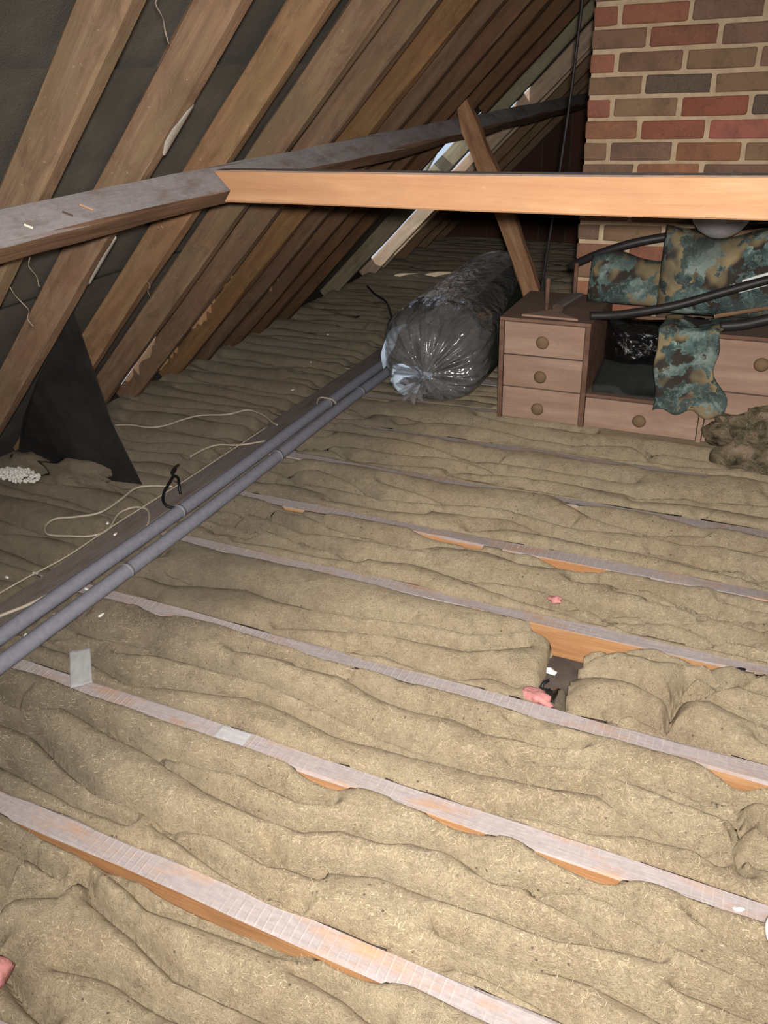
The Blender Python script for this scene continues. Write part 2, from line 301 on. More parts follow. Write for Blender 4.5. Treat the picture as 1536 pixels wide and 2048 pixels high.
M_TEAK = wood('dresser_wood', rgb(150, 120, 102), rgb(168, 138, 120), rgb(184, 156, 136), grain=0.5, dust=rgb(128, 112, 100), dustmax=.5, mottle=.45)
M_TEAKD = wood('dresser_dark_wood', rgb(98, 70, 56), rgb(122, 92, 76), rgb(140, 110, 92), grain=0.5, dust=rgb(116, 100, 90), dustmax=.7)
M_WHITEW = wood('painted_board', rgb(206, 200, 178), rgb(226, 222, 204), rgb(238, 236, 226), grain=0.6)

def m_felt():
    t = NT('bitumen_felt', 0.95); v = t.coord()
    a = t.noise(v, 3.2, 5, 0.6); f = t.noise(v, 260, 2, 0.6); g = t.noise(v, 28, 4, .6)
    col = t.ramp(a, [(0.3, rgb(74, 70, 65)), (0.55, rgb(92, 87, 80)), (0.75, rgb(110, 104, 95))])
    col = t.mix(t.math('MULTIPLY', t.val(f, .5, .8), .4), col, rgb(110, 104, 96))
    return t.done(col, t.bump(t.math('ADD', f, g), .5, .004))
M_FELT = m_felt()
def m_blackfelt():
    t = NT('black_felt', 0.9); v = t.coord(); a = t.noise(v, 5, 4, .6); f = t.noise(v, 180, 2, .6)
    return t.done(t.ramp(a, [(.35, rgb(30, 29, 29)), (.7, rgb(52, 48, 46))]), t.bump(f, .3, .003))
M_BFELT = m_blackfelt()
def m_wool(name='mineral_wool', dirt_shade=1.0, xoff=0.0):
    t = NT(name, 1.0); v = t.n('ShaderNodeTexCoord').outputs['Object']
    big = t.noise(v, 3.6, 5, .6, .4); mid = t.noise(v, 30, 6, .7); fib = t.noise(v, 95, 5, .75, 3.0); fine = t.noise(v, 310, 3, .7, 2.0)
    col = t.ramp(big, [(.25, rgb(184, 162, 134)), (.42, rgb(210, 187, 153)), (.58, rgb(222, 201, 166)), (.70, rgb(198, 178, 151)), (.82, rgb(174, 158, 139))])
    col = t.mix(t.math('MULTIPLY', t.val(mid, .48, .72), .55), col, rgb(150, 127, 104))
    col = t.mix(t.math('MULTIPLY', t.val(fib, .52, .66), .6), col, rgb(232, 218, 186))
    col = t.mix(t.math('MULTIPLY', t.val(fib, .48, .36), .55), col, rgb(122, 102, 78))
    col = t.mix(t.math('MULTIPLY', t.val(fine, .55, .70), .35), col, rgb(226, 214, 190))
    vo = t.n('ShaderNodeTexVoronoi', Vector=v, Scale=42.0).outputs['Distance']
    spk = t.math('MULTIPLY', t.val(vo, .16, .07), t.val(t.noise(v, 11, 3, .6), .48, .58))
    col = t.mix(t.math('MULTIPLY', spk, .7), col, rgb(84, 68, 54))
    # greyer nearer the roof edge: eaves dirt and flash falloff both in the colour
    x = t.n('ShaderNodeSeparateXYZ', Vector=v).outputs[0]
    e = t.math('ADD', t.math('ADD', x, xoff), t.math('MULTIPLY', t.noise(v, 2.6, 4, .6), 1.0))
    col = t.mix(t.math('MULTIPLY', t.val(t.math('MULTIPLY', e, -.5), .22, .50), .62*dirt_shade), col, rgb(106, 99, 90))
    h = t.math('ADD', t.math('MULTIPLY', fib, 1.0), t.math('ADD', t.math('MULTIPLY', mid, 1.3), t.math('MULTIPLY', fine, .45)))
    return t.done(col, t.bump(h, 1.0, .009))
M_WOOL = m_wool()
M_FIBRE = None
M_DWOOL = m_wool('greyed_wool', 1.0, -2.4)
def simple(name, col, rough=.6, spec=.3, var=.15, scale=20, bump=.15, metal=0.0):
    t = NT(name, rough); v = t.coord(); a = t.noise(v, scale, 4, .6)
    d = tuple(c*(1-var*2) for c in col[:3])+(1,)
    t.b.inputs['Specular IOR Level'].default_value = spec
    return t.done(t.ramp(a, [(.3, d), (.65, col)]), t.bump(a, bump, .004), Metallic=metal)
M_FIBRE = simple('wool_fibre', rgb(216, 198, 166), 1.0, .1, .1, 200, 0)
M_LAG = simple('foam_lagging', rgb(132, 132, 142), .62, .35, .1, 60, .2)
M_LAGJ = simple('lagging_tape', rgb(136, 134, 138), .5, .35, .1, 30, .1)
M_BLKCABLE = simple('black_cable', rgb(26, 26, 30), .45, .4, .1, 30, .05)
M_HOSE = simple('black_hose', rgb(44, 40, 42), .5, .4, .15, 15, .1)
M_WHTCABLE = simple('pale_cable', rgb(176, 164, 146), .5, .4, .1, 40, .05)
M_CHIP = simple('plaster', rgb(226, 222, 212), .9, .2, .08, 60, .2)
M_PINK = simple('pink_wool', rgb(206, 142, 138), 1.0, .1, .2, 60, .8)
M_BLUEPL = simple('pale_blue_plastic', rgb(214, 232, 252), .35, .5, .06, 14, .3)
M_FOIL = simple('foil', rgb(190, 196, 206), .25, .6, .15, 60, .6, 1.0)
M_BLACKBAG = None
def m_blackbag():
    t = NT('black_polythene', .16); v = t.coord(); a = t.noise(v, 14, 5, .6, 1.2)
    t.b.inputs['Specular IOR Level'].default_value = .7
    return t.done(rgb(14, 14, 15), t.bump(a, .8, .02))
M_BLACKBAG = m_blackbag()
def m_floor():
    t = NT('plaster_board', .95); v = t.coord(); a = t.noise(v, 9, 5, .6)
    return t.done(t.ramp(a, [(.3, rgb(62, 54, 50)), (.7, rgb(98, 86, 80))]), t.bump(t.noise(v, 60, 4, .6), .3, .005))
M_FLOOR = m_floor()
def m_brick():
    t = NT('brick', .92); oi = t.n('ShaderNodeObjectInfo'); tc = t.n('ShaderNodeTexCoord').outputs['Object']
    off = t.n('ShaderNodeVectorMath', operation='MULTIPLY_ADD'); t.put(off.inputs[0], oi.outputs['Random']); off.inputs[1].default_value = (3, 9, 7); t.put(off.inputs[2], tc)
    v = off.outputs[0]; a = t.noise(v, 9, 4, .6); f = t.noise(v, 130, 3, .7); s = t.noise(v, 38, 4, .6)
    base = oi.outputs['Color']
    col = t.mix(t.val(a, .46, .64), base, t.mix(.45, base, rgb(104, 84, 70)))
    col = t.mix(t.math('MULTIPLY', t.val(s, .58, .72), .35), col, rgb(70, 52, 46))
    col = t.mix(t.math('MULTIPLY', t.val(f, .55, .75), .3), col, rgb(196, 160, 132))
    return t.done(col, t.bump(t.math('ADD', s, t.math('MULTIPLY', f, .6)), .5, .006))
M_BRICK = m_brick()
def m_mortar():
    t = NT('mortar', .95); v = t.coord(); a = t.noise(v, 18, 5, .6); f = t.noise(v, 150, 3, .7)
    return t.done(t.ramp(a, [(.3, rgb(190, 164, 134)), (.65, rgb(216, 192, 160))]), t.bump(t.math('ADD', a, f), .6, .006))
M_MORTAR = m_mortar()
def m_farbrick():
    t = NT('gable_brick', .95)
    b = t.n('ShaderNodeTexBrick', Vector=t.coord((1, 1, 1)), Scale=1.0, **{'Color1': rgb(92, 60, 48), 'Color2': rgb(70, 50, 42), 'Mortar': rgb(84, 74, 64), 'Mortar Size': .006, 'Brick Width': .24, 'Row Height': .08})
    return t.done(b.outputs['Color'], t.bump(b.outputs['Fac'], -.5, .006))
M_FARBRICK = m_farbrick()
def m_leaf():
    t = NT('leaf_print_fabric', .9); v = t.coord((1, .7, 1))
    wv = t.n('ShaderNodeTexNoise', Vector=v, Scale=58.0, Detail=2.0).outputs['Color']
    ws = t.n('ShaderNodeVectorMath', operation='MULTIPLY_ADD'); t.put(ws.inputs[0], wv); ws.inputs[1].default_value = (.04, .04, .04); t.put(ws.inputs[2], v)
    d = ws.outputs[0]
    a = t.noise(d, 15.0, 1, .5, .5); b = t.noise(d, 11.0, 2, .5, .8); c = t.noise(d, 34, 1, .5, .4); g = t.noise(v, 6.0, 2, .5)
    ground = t.mix(t.val(g, .46, .54), rgb(58, 50, 44), rgb(158, 140, 104))
    leaf = t.ramp(b, [(.36, rgb(52, 64, 64)), (.47, rgb(66, 84, 83)), (.56, rgb(94, 116, 112)), (.64, rgb(150, 166, 158))])
    vein = t.val(t.math('ABSOLUTE', t.math('SUBTRACT', c, .5)), .035, .01)
    leaf = t.mix(t.math('MULTIPLY', vein, .35), leaf, rgb(150, 164, 150))
    col = t.mix(t.val(a, .53, .55), leaf, ground)
    dirt_shade = t.noise(v, 5, 5, .6)
    col = t.mix(t.math('MULTIPLY', t.val(dirt_shade, .40, .66), .65), col, rgb(80, 80, 76))
    return t.done(col, t.bump(t.noise(v, 240, 2, .6), .4, .003))
M_LEAF = m_leaf()
def m_film():
    t = NT('clear_polythene', .12); v = t.coord()
    tr = t.n('ShaderNodeBsdfTransparent'); tr.inputs[0].default_value = (.97, .97, .98, 1)
    a = t.noise(t.coord((1, .4, 1), vec=v), 7, 3, .5, .8); w = t.noise(t.coord((1, .35, 1), vec=v), 16, 2, .5, 1.2)
    nb = t.bump(t.math('ADD', a, t.math('MULTIPLY', w, .6)), .7, .04)
    gl = t.n('ShaderNodeBsdfGlossy', Roughness=.10, Normal=nb); gl.inputs[0].default_value = (.95, .95, .97, 1)
    df = t.n('ShaderNodeBsdfDiffuse', Normal=nb); df.inputs[0].default_value = rgb(216, 214, 212)
    tl = t.n('ShaderNodeBsdfTranslucent'); tl.inputs[0].default_value = rgb(200, 200, 205)
    hz = t.n('ShaderNodeMixShader'); hz.inputs[0].default_value = .4; t.t.links.new(df.outputs[0], hz.inputs[1]); t.t.links.new(tl.outputs[0], hz.inputs[2])
    m1 = t.n('ShaderNodeMixShader'); t.put(m1.inputs[0], t.math('ADD', .24, t.math('MULTIPLY', t.val(a, .40, .70), .14)))
    t.t.links.new(tr.outputs[0], m1.inputs[1]); t.t.links.new(hz.outputs[0], m1.inputs[2])
    fr = t.n('ShaderNodeLayerWeight', Blend=.25, Normal=nb).outputs['Fresnel']
    m2 = t.n('ShaderNodeMixShader'); t.put(m2.inputs[0], t.math('ADD', .16, t.math('MULTIPLY', fr, .6))); t.t.links.new(m1.outputs[0], m2.inputs[1]); t.t.links.new(gl.outputs[0], m2.inputs[2])
    t.t.links.new(m2.outputs[0], t.out.inputs[0])
    return t.m
M_FILM = m_film()
M_CLOTH = simple('dark_quilt', rgb(44, 46, 34), .8, .3, .35, 8, .6)
M_TAN = simple('tan_paper', rgb(176, 146, 104), .9, .2, .2, 12, .3)
M_WEB = simple('cobweb', rgb(140, 128, 114), .9, .1, .1, 50, .1)
M_WHITEP = simple('white_plastic', rgb(236, 236, 232), .35, .5, .03, 10, .02)
M_KNOB = wood('knob_wood', rgb(112, 90, 68), rgb(132, 108, 82), rgb(148, 124, 96), grain=.6)
M_MIRROR = simple('grey_glass', rgb(168, 164, 168), .18, .6, .12, 30, .4)

# ================================================================== SETTING
fv = [(-3.1, -.9, -.105), (3.9, -.9, -.105), (3.9, 7.3, -.105), (-3.1, 7.3, -.105), (-3.1, -.9, -.125), (3.9, -.9, -.125), (3.9, 7.3, -.125), (-3.1, 7.3, -.125)]
BOXF = [(0, 1, 2, 3), (7, 6, 5, 4), (0, 4, 5, 1), (1, 5, 6, 2), (2, 6, 7, 3), (3, 7, 4, 0)]
tag(mesh_obj('floor', fv, BOXF, M_FLOOR, smooth=False), 'dark plasterboard at the bottom of the joist bays', None, kind='structure')

RD = 0.10; RW = 0.05                              # rafter depth and width
RAFT = [1.43, 1.77, 2.15, 2.48, 2.79, 3.12, 3.39, 3.69, 3.95, 4.27, 4.55, 4.93, 5.56, 5.70, 6.15, 6.6, 7.05]   # far underside edge where the purlin crosses
SKEW = -0.10
SREF = (-1.45-X0)/CT
def raf_y(i, s): return RAFT[i]+SKEW*(s-SREF)*CT
# roof felt: overlapping strips, the lower strip torn away beside some rafters
ceil = empty('ceiling', (X0, 0, 0)); tag(ceil, 'dark bitumen felt laid over the rafters', None, kind='structure')
SLITS = {4: [(0.0, .42)], 5: [(-.05, .22), (.34, .62), (.66, .78)], 7: [(-.05, .26), (.34, .70), (.74, .80), (.9, 1.0)], 8: [(.58, .70), (.8, .86)], 3: [(-.1, .05)]}
def felt(name, s0, s1, ya, yb, off, holes=False, ns=2, seed=0, ynear=None):
    ny = 24; V = []; F = []
    ss = np.linspace(s0, s1, ns)
    for s in ss:
        a = ya(s); b = yb(s)
        for j in range(ny):
            y = a+(b-a)*j/(ny-1)
            sag = .008*math.sin(y*9+s*3)+.004*math.sin(y*23)
            V.append(slope(s, y, off+sag*.6+(.012 if s == ss[-1] else 0)))
    return child(mesh_obj(name, V, grid_faces(ns, ny), M_FELT), ceil)
strips = [(1.05, 2.0, -.106), (1.93, 2.9, -.118), (2.82, 3.75, -.104), (3.68, S_RIDGE+.05, -.112)]
for n, (a, b, off) in enumerate(strips):
    if n == 0:
        felt('felt_sheet', a, b, lambda s: -.9, lambda s: raf_y(9, s)-RW/2, off, ns=10)
        continue
    felt('felt_sheet', a, b, lambda s: -.9, lambda s: 7.3, off, ns=8)
# lower strip: one torn panel per rafter bay
rs = np.random.RandomState(3)
ed = [-.9, .72, 1.08]
for i in range(-2, 12):
    y_lo = (lambda s, i=i: raf_y(i-1, s)-RW/2) if i >= 1 else (lambda s, i=i: (raf_y(0, s)-RW/2 if i == 0 else 0) - (.36 if i == 0 else 0) if i == 0 else (-.9 if i == -2 else .4))
    y_hi = (lambda s, i=i: raf_y(i, s)-RW/2) if i >= 0 else (lambda s, i=i: .4 if i == -2 else raf_y(0, s)-RW/2-.36)
    ss = np.linspace(-.32, 1.13, 150); V = []
    if i in (10, 11): ss = np.linspace(-.32, 1.12, 90)
    for s in ss:
        a = y_lo(s); b = y_hi(s)
        for (p, q) in SLITS.get(i, []):
            if p < s < q:
                t = (s-p)/(q-p); g = .022*math.sin(math.pi*t)**.5*max(0, float(vn(s*38, i*3.1, 5))*1.5-.25)
                b = raf_y(i, s)-RW-.001-g
        for j in range(4):
            V.append(slope(float(s), a+(b-a)*j/3, -.101+(.010 if s == ss[-1] else 0)))
    child(mesh_obj('felt_sheet', V, grid_faces(len(ss), 4), M_FELT), ceil)
# bay of the daylight hole, and the felt beyond it; a slit stays open beside the pale rafter
YE = 7.3
V = []
for s in np.linspace(-.32, 2.05, 60):
    g = .10*max(0, math.sin((s-.10)/.95*math.pi))**.5 if .10 < s < 1.05 else (.03 if 1.05 <= s < 1.75 and vn(s*9, .5, 3) > .45 else 0)
    for t in (0, .5, 1): V.append(slope(float(s), (raf_y(11, s)-RW/2)*(1-t)+(raf_y(12, s)-RW-.002-g)*t if g else (raf_y(11, s)-RW/2)*(1-t)+(raf_y(12, s)-RW/2)*t, -.101))
child(mesh_obj('felt_sheet', V, grid_faces(60, 3), M_FELT), ceil)
V = []
for s in np.linspace(-.32, 2.05, 60):
    g = .045 if .22 < s < .78 else 0
    for t in (0, .5, 1): V.append(slope(float(s), (raf_y(12, s)-RW/2+.0)*(1-t)+(YE if not g else raf_y(13, s)-RW-.002-g)*t, -.1015))
    if False: pass
child(mesh_obj('felt_sheet', V, grid_faces(60, 3), M_FELT), ceil)
V = []
for s in np.linspace(.1, .9, 20):
    for y in (raf_y(13, s)-RW/2, 6.4, YE): V.append(slope(float(s), y, -.1025))
child(mesh_obj('felt_sheet', V, grid_faces(20, 3), M_FELT), ceil)
V = []
for s in np.linspace(1.52, 2.05, 16):
    for y in (raf_y(9, s)-RW/2, raf_y(11, s)-RW/2): V.append(slope(float(s), y, -.104))
child(mesh_obj('felt_sheet', V, grid_faces(16, 2), M_FELT), ceil)
# ragged felt left round the hole
V = []
for s in np.linspace(1.05, 1.6, 24):
    lo = raf_y(9, s)-RW/2; hi = lo+.10+.10*float(vn(s*17, 1.5, 8))
    for j in range(4): V.append(slope(float(s), lo+(hi-lo)*j/3, -.101+.004*j))
child(mesh_obj('felt_sheet', V, grid_faces(24, 4), M_FELT), ceil)
# the other slope and the gables that close the loft
def quad(name, pts, mat, label):
    return tag(mesh_obj(name, pts, [(0, 1, 2, 3)], mat, smooth=False), label, None, kind='structure')
zr = (RIDGE_X-X0)*ST/CT+.13
quad('ceiling_right', [(RIDGE_X, -.9, zr), (3.95, -.9, -.12), (3.95, 7.3, -.12), (RIDGE_X, 7.3, zr)], M_FELT, 'dark felt of the opposite roof slope')
tag(mesh_obj('wall_near', [(-3.1, -.9, -.12), (3.95, -.9, -.12), (RIDGE_X, -.9, zr+.1)], [(0, 1, 2)], M_FARBRICK, smooth=False), 'brick gable behind the viewer', None, kind='structure')
# far gable: brick, stopped short of the roof slope so daylight comes in over it
def rz(x, off): return (x-X0)*ST/CT-off
gx = [-3.1, -2.5, -1.9, -1.3, -.6, RIDGE_X, 3.95]
gt = [-.12]+[rz(x, -.12) for x in gx[1:5]]+[zr, -.1]
V = []; F = []
for x, z in zip(gx, gt): V += [(x, 7.3, -.125), (x, 7.3, max(z, -.12)), (x, 7.42, -.125), (x, 7.42, max(z, -.12))]
for i in range(len(gx)-1):
    a = i*4; b = a+4
    F += [(a, b, b+1, a+1), (a+2, a+3, b+3, b+2), (a+1, b+1, b+3, a+3)]
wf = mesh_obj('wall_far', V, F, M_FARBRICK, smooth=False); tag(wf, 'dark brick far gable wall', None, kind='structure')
st = timber('roof_batten', slope(1.08, 5.05, -.14), slope(1.52, 4.66, -.14), .045, .03, NI, M_WHITEW, seed=4)
tag(st, 'cream batten crossing the daylight hole beside the diagonal strut', 'batten')

# ================================================================== RAFTERS
tints = [(.94, .92, .88), (.95, .90, .86), (.95, .84, .70), (.80, .76, .72), (.72, .67, .65), (.72, .60, .42), (.48, .43, .41), (.46, .38, .33), (.42, .33, .26), (.40, .31, .24), (.42, .32, .25), (.9, 1.15, 1.18), (1.75, 1.95, 2.2), (1.7, 1.85, 2.0), (.8, .75, .7), (.8, .75, .7), (.8, .75, .7)]  # daylight is put into the tints of the two palest far rafters
rl = ['broad tan rafter at the upper left corner, nearest the camera', 'tan rafter carrying the white paint splash', 'orange-brown rafter just left of where the pale tie beam meets the purlin',
      'grey-brown rafter rising from the junction of purlin and pale beam', 'dull brown rafter beside the small black triangular gap above the purlin', 'olive-brown rafter with a pale edge, right of the black triangular gap',
      'dark rafter, third left of the diagonal strut top', 'dark rafter ending behind the top of the diagonal strut', 'dark narrow rafter just right of the diagonal strut top', 'dark narrow rafter, second right of the diagonal strut top',
      'dark narrow rafter cut off at the purlin, third right of the strut top', 'grey weathered rafter reaching the chimney edge above the far purlin end', 'far rafter tinted pale for the daylight on it, seen under the tie beam left of the strut', 'cream rafter just right of the daylight-tinted one, beyond a blue slit of sky', 'dark rafter far behind, third from the far gable', 'dark rafter far behind, second from the far gable', 'dark rafter against the far gable']
rafs = []
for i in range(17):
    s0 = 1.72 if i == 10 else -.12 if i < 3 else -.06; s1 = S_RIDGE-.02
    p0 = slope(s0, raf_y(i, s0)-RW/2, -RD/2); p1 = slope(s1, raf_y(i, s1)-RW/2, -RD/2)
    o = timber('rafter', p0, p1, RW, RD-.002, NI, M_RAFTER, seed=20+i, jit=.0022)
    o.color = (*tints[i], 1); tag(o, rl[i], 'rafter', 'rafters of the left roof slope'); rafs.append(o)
# one more rafter before the first, its foot showing under the purlin at the left edge
p0 = slope(-.1, 1.43-.35+.13-RW/2, -RD/2); p1 = slope(S_RIDGE-.02, 1.43-.35-.2-RW/2, -RD/2)
o = timber('rafter', p0, p1, RW, RD-.002, NI, M_RAFTER, seed=50, jit=.0022); o.color = (.95, .85, .75, 1)
tag(o, 'brown rafter showing only under the purlin at the left edge', 'rafter', 'rafters of the left roof slope')
# white paint splash on the second rafter, pale plaster streak lower down
def patch(root, name, s0, s1, i, lab, w0, w1, seed):
    n = 14; V = []
    for k in range(n):
        t = k/(n-1); s = s0+(s1-s0)*t
        yb = raf_y(i, s)
        e = math.sin(math.pi*min(1, max(0, t*1.02)))**.5
        V += [slope(s, yb+.0016, -.012-.004*e), slope(s, yb-.012-w0*e*(.55+.6*float(vn(k*.55, seed*3.3, 9))), .0026), slope(s, yb-.004, .003), slope(s, yb+.0022, -.004)]
    F = []
    for k in range(n-1):
        a = k*4; b = a+4
        F += [(a+1, b+1, b+2, a+2), (a+2, b+2, b+3, a+3), (a+3, b+3, b, a)]
    o = mesh_obj(name, V, F, M_CHIP); o['label'] = lab
    o.parent = root; o.matrix_parent_inverse = root.matrix_world.inverted()
bpy.context.view_layer.update()
patch(rafs[1], 'paint_splash', 1.82, 1.98, 1, 'white paint splash', .030, .0, 1)
patch(rafs[1], 'plaster_streak', 1.30, 1.50, 1, 'pale plaster streak', .012, .0, 3)

# ================================================================== PURLIN, TIE BEAM, STRUT
PA = Vector((-1.48, 0, 1.18)); PD, PT = .085, .066
s_p = (PA.x-X0)/CT
c0 = PA+NI*(PD/2)-SL*(PT/2); 
pur = timber('purlin', c0+Vector((0, -.6, 0)), c0+Vector((0, 7.28, 0)), PT, PD, NI, M_PURLIN, bev=.006, jit=.003, seed=3)
tag(pur, 'long dusty grey purlin running under the rafters', 'purlin')
for k, (y, d_, L_, a_, nm, lb, mt_) in enumerate([(1.46, .035, .030, -.5, 'straw', 'yellow straw lying on the dusty purlin', M_JOIST), (1.40, .045, .022, -.6, 'twig', 'dark twig lying on the dusty purlin beside the straw', M_PLANK), (1.28, .055, .016, .3, 'wood_chip', 'pale wood chip on the purlin, right of the left frame edge', M_WHITEW)]):
    p_ = PA+NI*d_+SL*.006+Vector((0, y, 0)); q_ = p_+NI*(L_*math.cos(a_))*.8+Vector((0, L_*.8, 0))
    tag(timber(nm, p_, q_, .005, .004, SL, mt_, bev=.001, jit=.0004, seed=60+k), lb, 'debris')
# tie beam with a V-notched end seated on the purlin's arris
BY0, BY1, BZ0, BZ1 = 2.0, 2.055, 1.084, 1.168
B = PA+NI*PD; Cc = B-SL*PT
n = 40; V = []; F = []
def beam_ring(x, f):
    bz0 = BZ0-.016*f; bz1 = BZ1+.002*f; e = .004
    return [(x, BY0, bz0+e), (x, BY0, bz1-e), (x, BY0+e, bz1), (x, BY1-e, bz1), (x, BY1, bz1-e), (x, BY1, bz0+e), (x, BY1-e, bz0), (x, BY0+e, bz0)]
L0, L1 = -1.40, 2.1
def xend(z):   # end cut following the purlin's two faces
    return B.x+.003-abs(z-B.z)*(.85 if z > B.z else .55)
rng = np.random.RandomState(5)
for i in range(n+1):
    t = i/n; x = L0+.05+(L1-L0-.05)*t
    for (xx, y, z) in beam_ring(x, t):
        if i == 0: xx = xend(z)
        V.append((xx-L0, y+.0015*math.sin(x*5)+rng.uniform(-.0006, .0006), z+.002*math.sin(x*3.1)))
    if i == 0:   # middle ring vertex handled by the fan centre below
        pass
for i in range(n):
    for k in range(8):
        a = i*8+k; b = i*8+(k+1) % 8
        if i == 0 and k in (0, 4):   # split the two tall end faces at the notch apex
            V.append((xend(B.z)-L0+.006, BY0 if k == 0 else BY1, B.z)); m_ = len(V)-1
            F += [(a, m_, b+8, a+8), (m_, b, b+8)]
        else: F.append((a, b, b+8, a+8))
F.append((0, 7, 6, 5, len(V)-1, len(V)-2)); F.append((len(V)-2, len(V)-1, 4, 3, 2, 1)); F.append(tuple(range(n*8, n*8+8)))
bo = mesh_obj('tie_beam', V, F, M_BEAM, smooth=False); bo.location = (L0, 0, 0)
bm = bmesh.new(); bm.from_mesh(bo.data); bmesh.ops.recalc_face_normals(bm, faces=bm.faces); bm.to_mesh(bo.data); bm.free()
tag(bo, 'pale tan horizontal tie beam crossing in front of the brick chimney', 'beam')
# diagonal strut with a rounded worn head
so = timber('strut', (-.885, 4.0, -.03), (-1.435, 3.955, 1.27), .088, .06, (0, -1, 0), M_STRUT, bev=.008, jit=.004, seed=8, seg=.07)
for v in so.data.vertices:
    t = v.co.x/1.41
    if t > .90: k = 1-(t-.90)*4.2; v.co.y *= k; v.co.z *= k
    v.co.y += .006*math.sin(t*9)
    if .78 < t < .86: v.co.y *= .88
tag(so, 'diagonal brown strut from the purlin down behind the dressing unit', 'strut')

# ================================================================== JOISTS AND INSULATION
jl = {0: 'dusty ceiling joist behind the viewer', 1: 'dusty ceiling joist just below the frame', 2: 'dusty ceiling joist hidden at the very bottom of the picture'}
order = ['nearest wide joist, its rough-sawn top crossing the bottom left', 'second joist from the bottom, pale rough-sawn top with cross ticks', 'third joist from the bottom, passing in front of the bare gap with pink wool',
         'fourth joist from the bottom, its orange side bare beside the foil scrap', 'fifth joist from the bottom, narrow grey strip', 'sixth joist from the bottom, thin grey strip with an orange edge at right',
         'seventh joist from the bottom, thin strip nearest the dressing unit', 'joist running under the front of the dressing unit', 'joist running under the back of the dressing unit', 'joist behind the dressing unit, beside the strut foot',
         'dim joist under the middle of the clear sack', 'dim joist under the far part of the clear sack', 'dim joist at the far end of the clear sack', 'dim joist just beyond the clear sack', 'dim joist sixth from the far gable', 'dim joist fifth from the far gable', 'dim joist fourth from the far gable', 'dim joist third from the far gable', 'dim joist second from the far gable', 'dim joist against the far gable']
for j, y in enumerate(JOIST):
    dx = 0
    o = timber('ceiling_joist', (-2.80, y+.004*math.sin(j*2.1), -.05), (3.6, y+.004*math.sin(j*1.3), -.05), JW, .10, (0, 0, 1), M_JOIST, seed=100+j, jit=.0016, seg=.09, bev=.004)
    tg = [1.0, .97, 1.02, .95, .9, .88, .86][j % 7]; o.color = (tg, tg, tg, 1)
    tag(o, jl[j] if j < 3 else order[j-3], 'joist', 'ceiling joists')

def segdist(px, py, lines):
    d = np.full(px.shape, 9.0)
    for l in lines:
        for (ax, ay), (bx, by) in zip(l[:-1], l[1:]):
            ex, ey = bx-ax, by-ay; L2 = ex*ex+ey*ey+1e-9
            t = np.clip(((px-ax)*ex+(py-ay)*ey)/L2, 0, 1)
            d = np.minimum(d, np.hypot(px-ax-t*ex, py-ay-t*ey))
    return d
def auto_lines(j, xa, xb, seed, n=3):
    y0 = JOIST[j]; y1 = JOIST[j+1]; out = []
    rs = np.random.RandomState(seed)
    for k in range(n):
        x = xa+rs.uniform(-.1, .1)
        while x < xb:
            ln = rs.uniform(.5, 1.3); yc = y0+(k+1)/(n+1)*(y1-y0)+rs.uniform(-.025, .025); ph = rs.uniform(0, 6)
            xs = np.arange(x, min(x+ln, xb+.05), .06)
            if len(xs) > 2: out.append([(float(q), float(yc+.022*math.sin(q*5+ph)+.012*math.sin(q*13+ph*2))) for q in xs])
            x += ln*rs.uniform(.75, 1.05)
    return out
def sstep(a, b, x):
    t = np.clip((x-a)/(b-a), 0, 1); return t*t*(3-2*t)
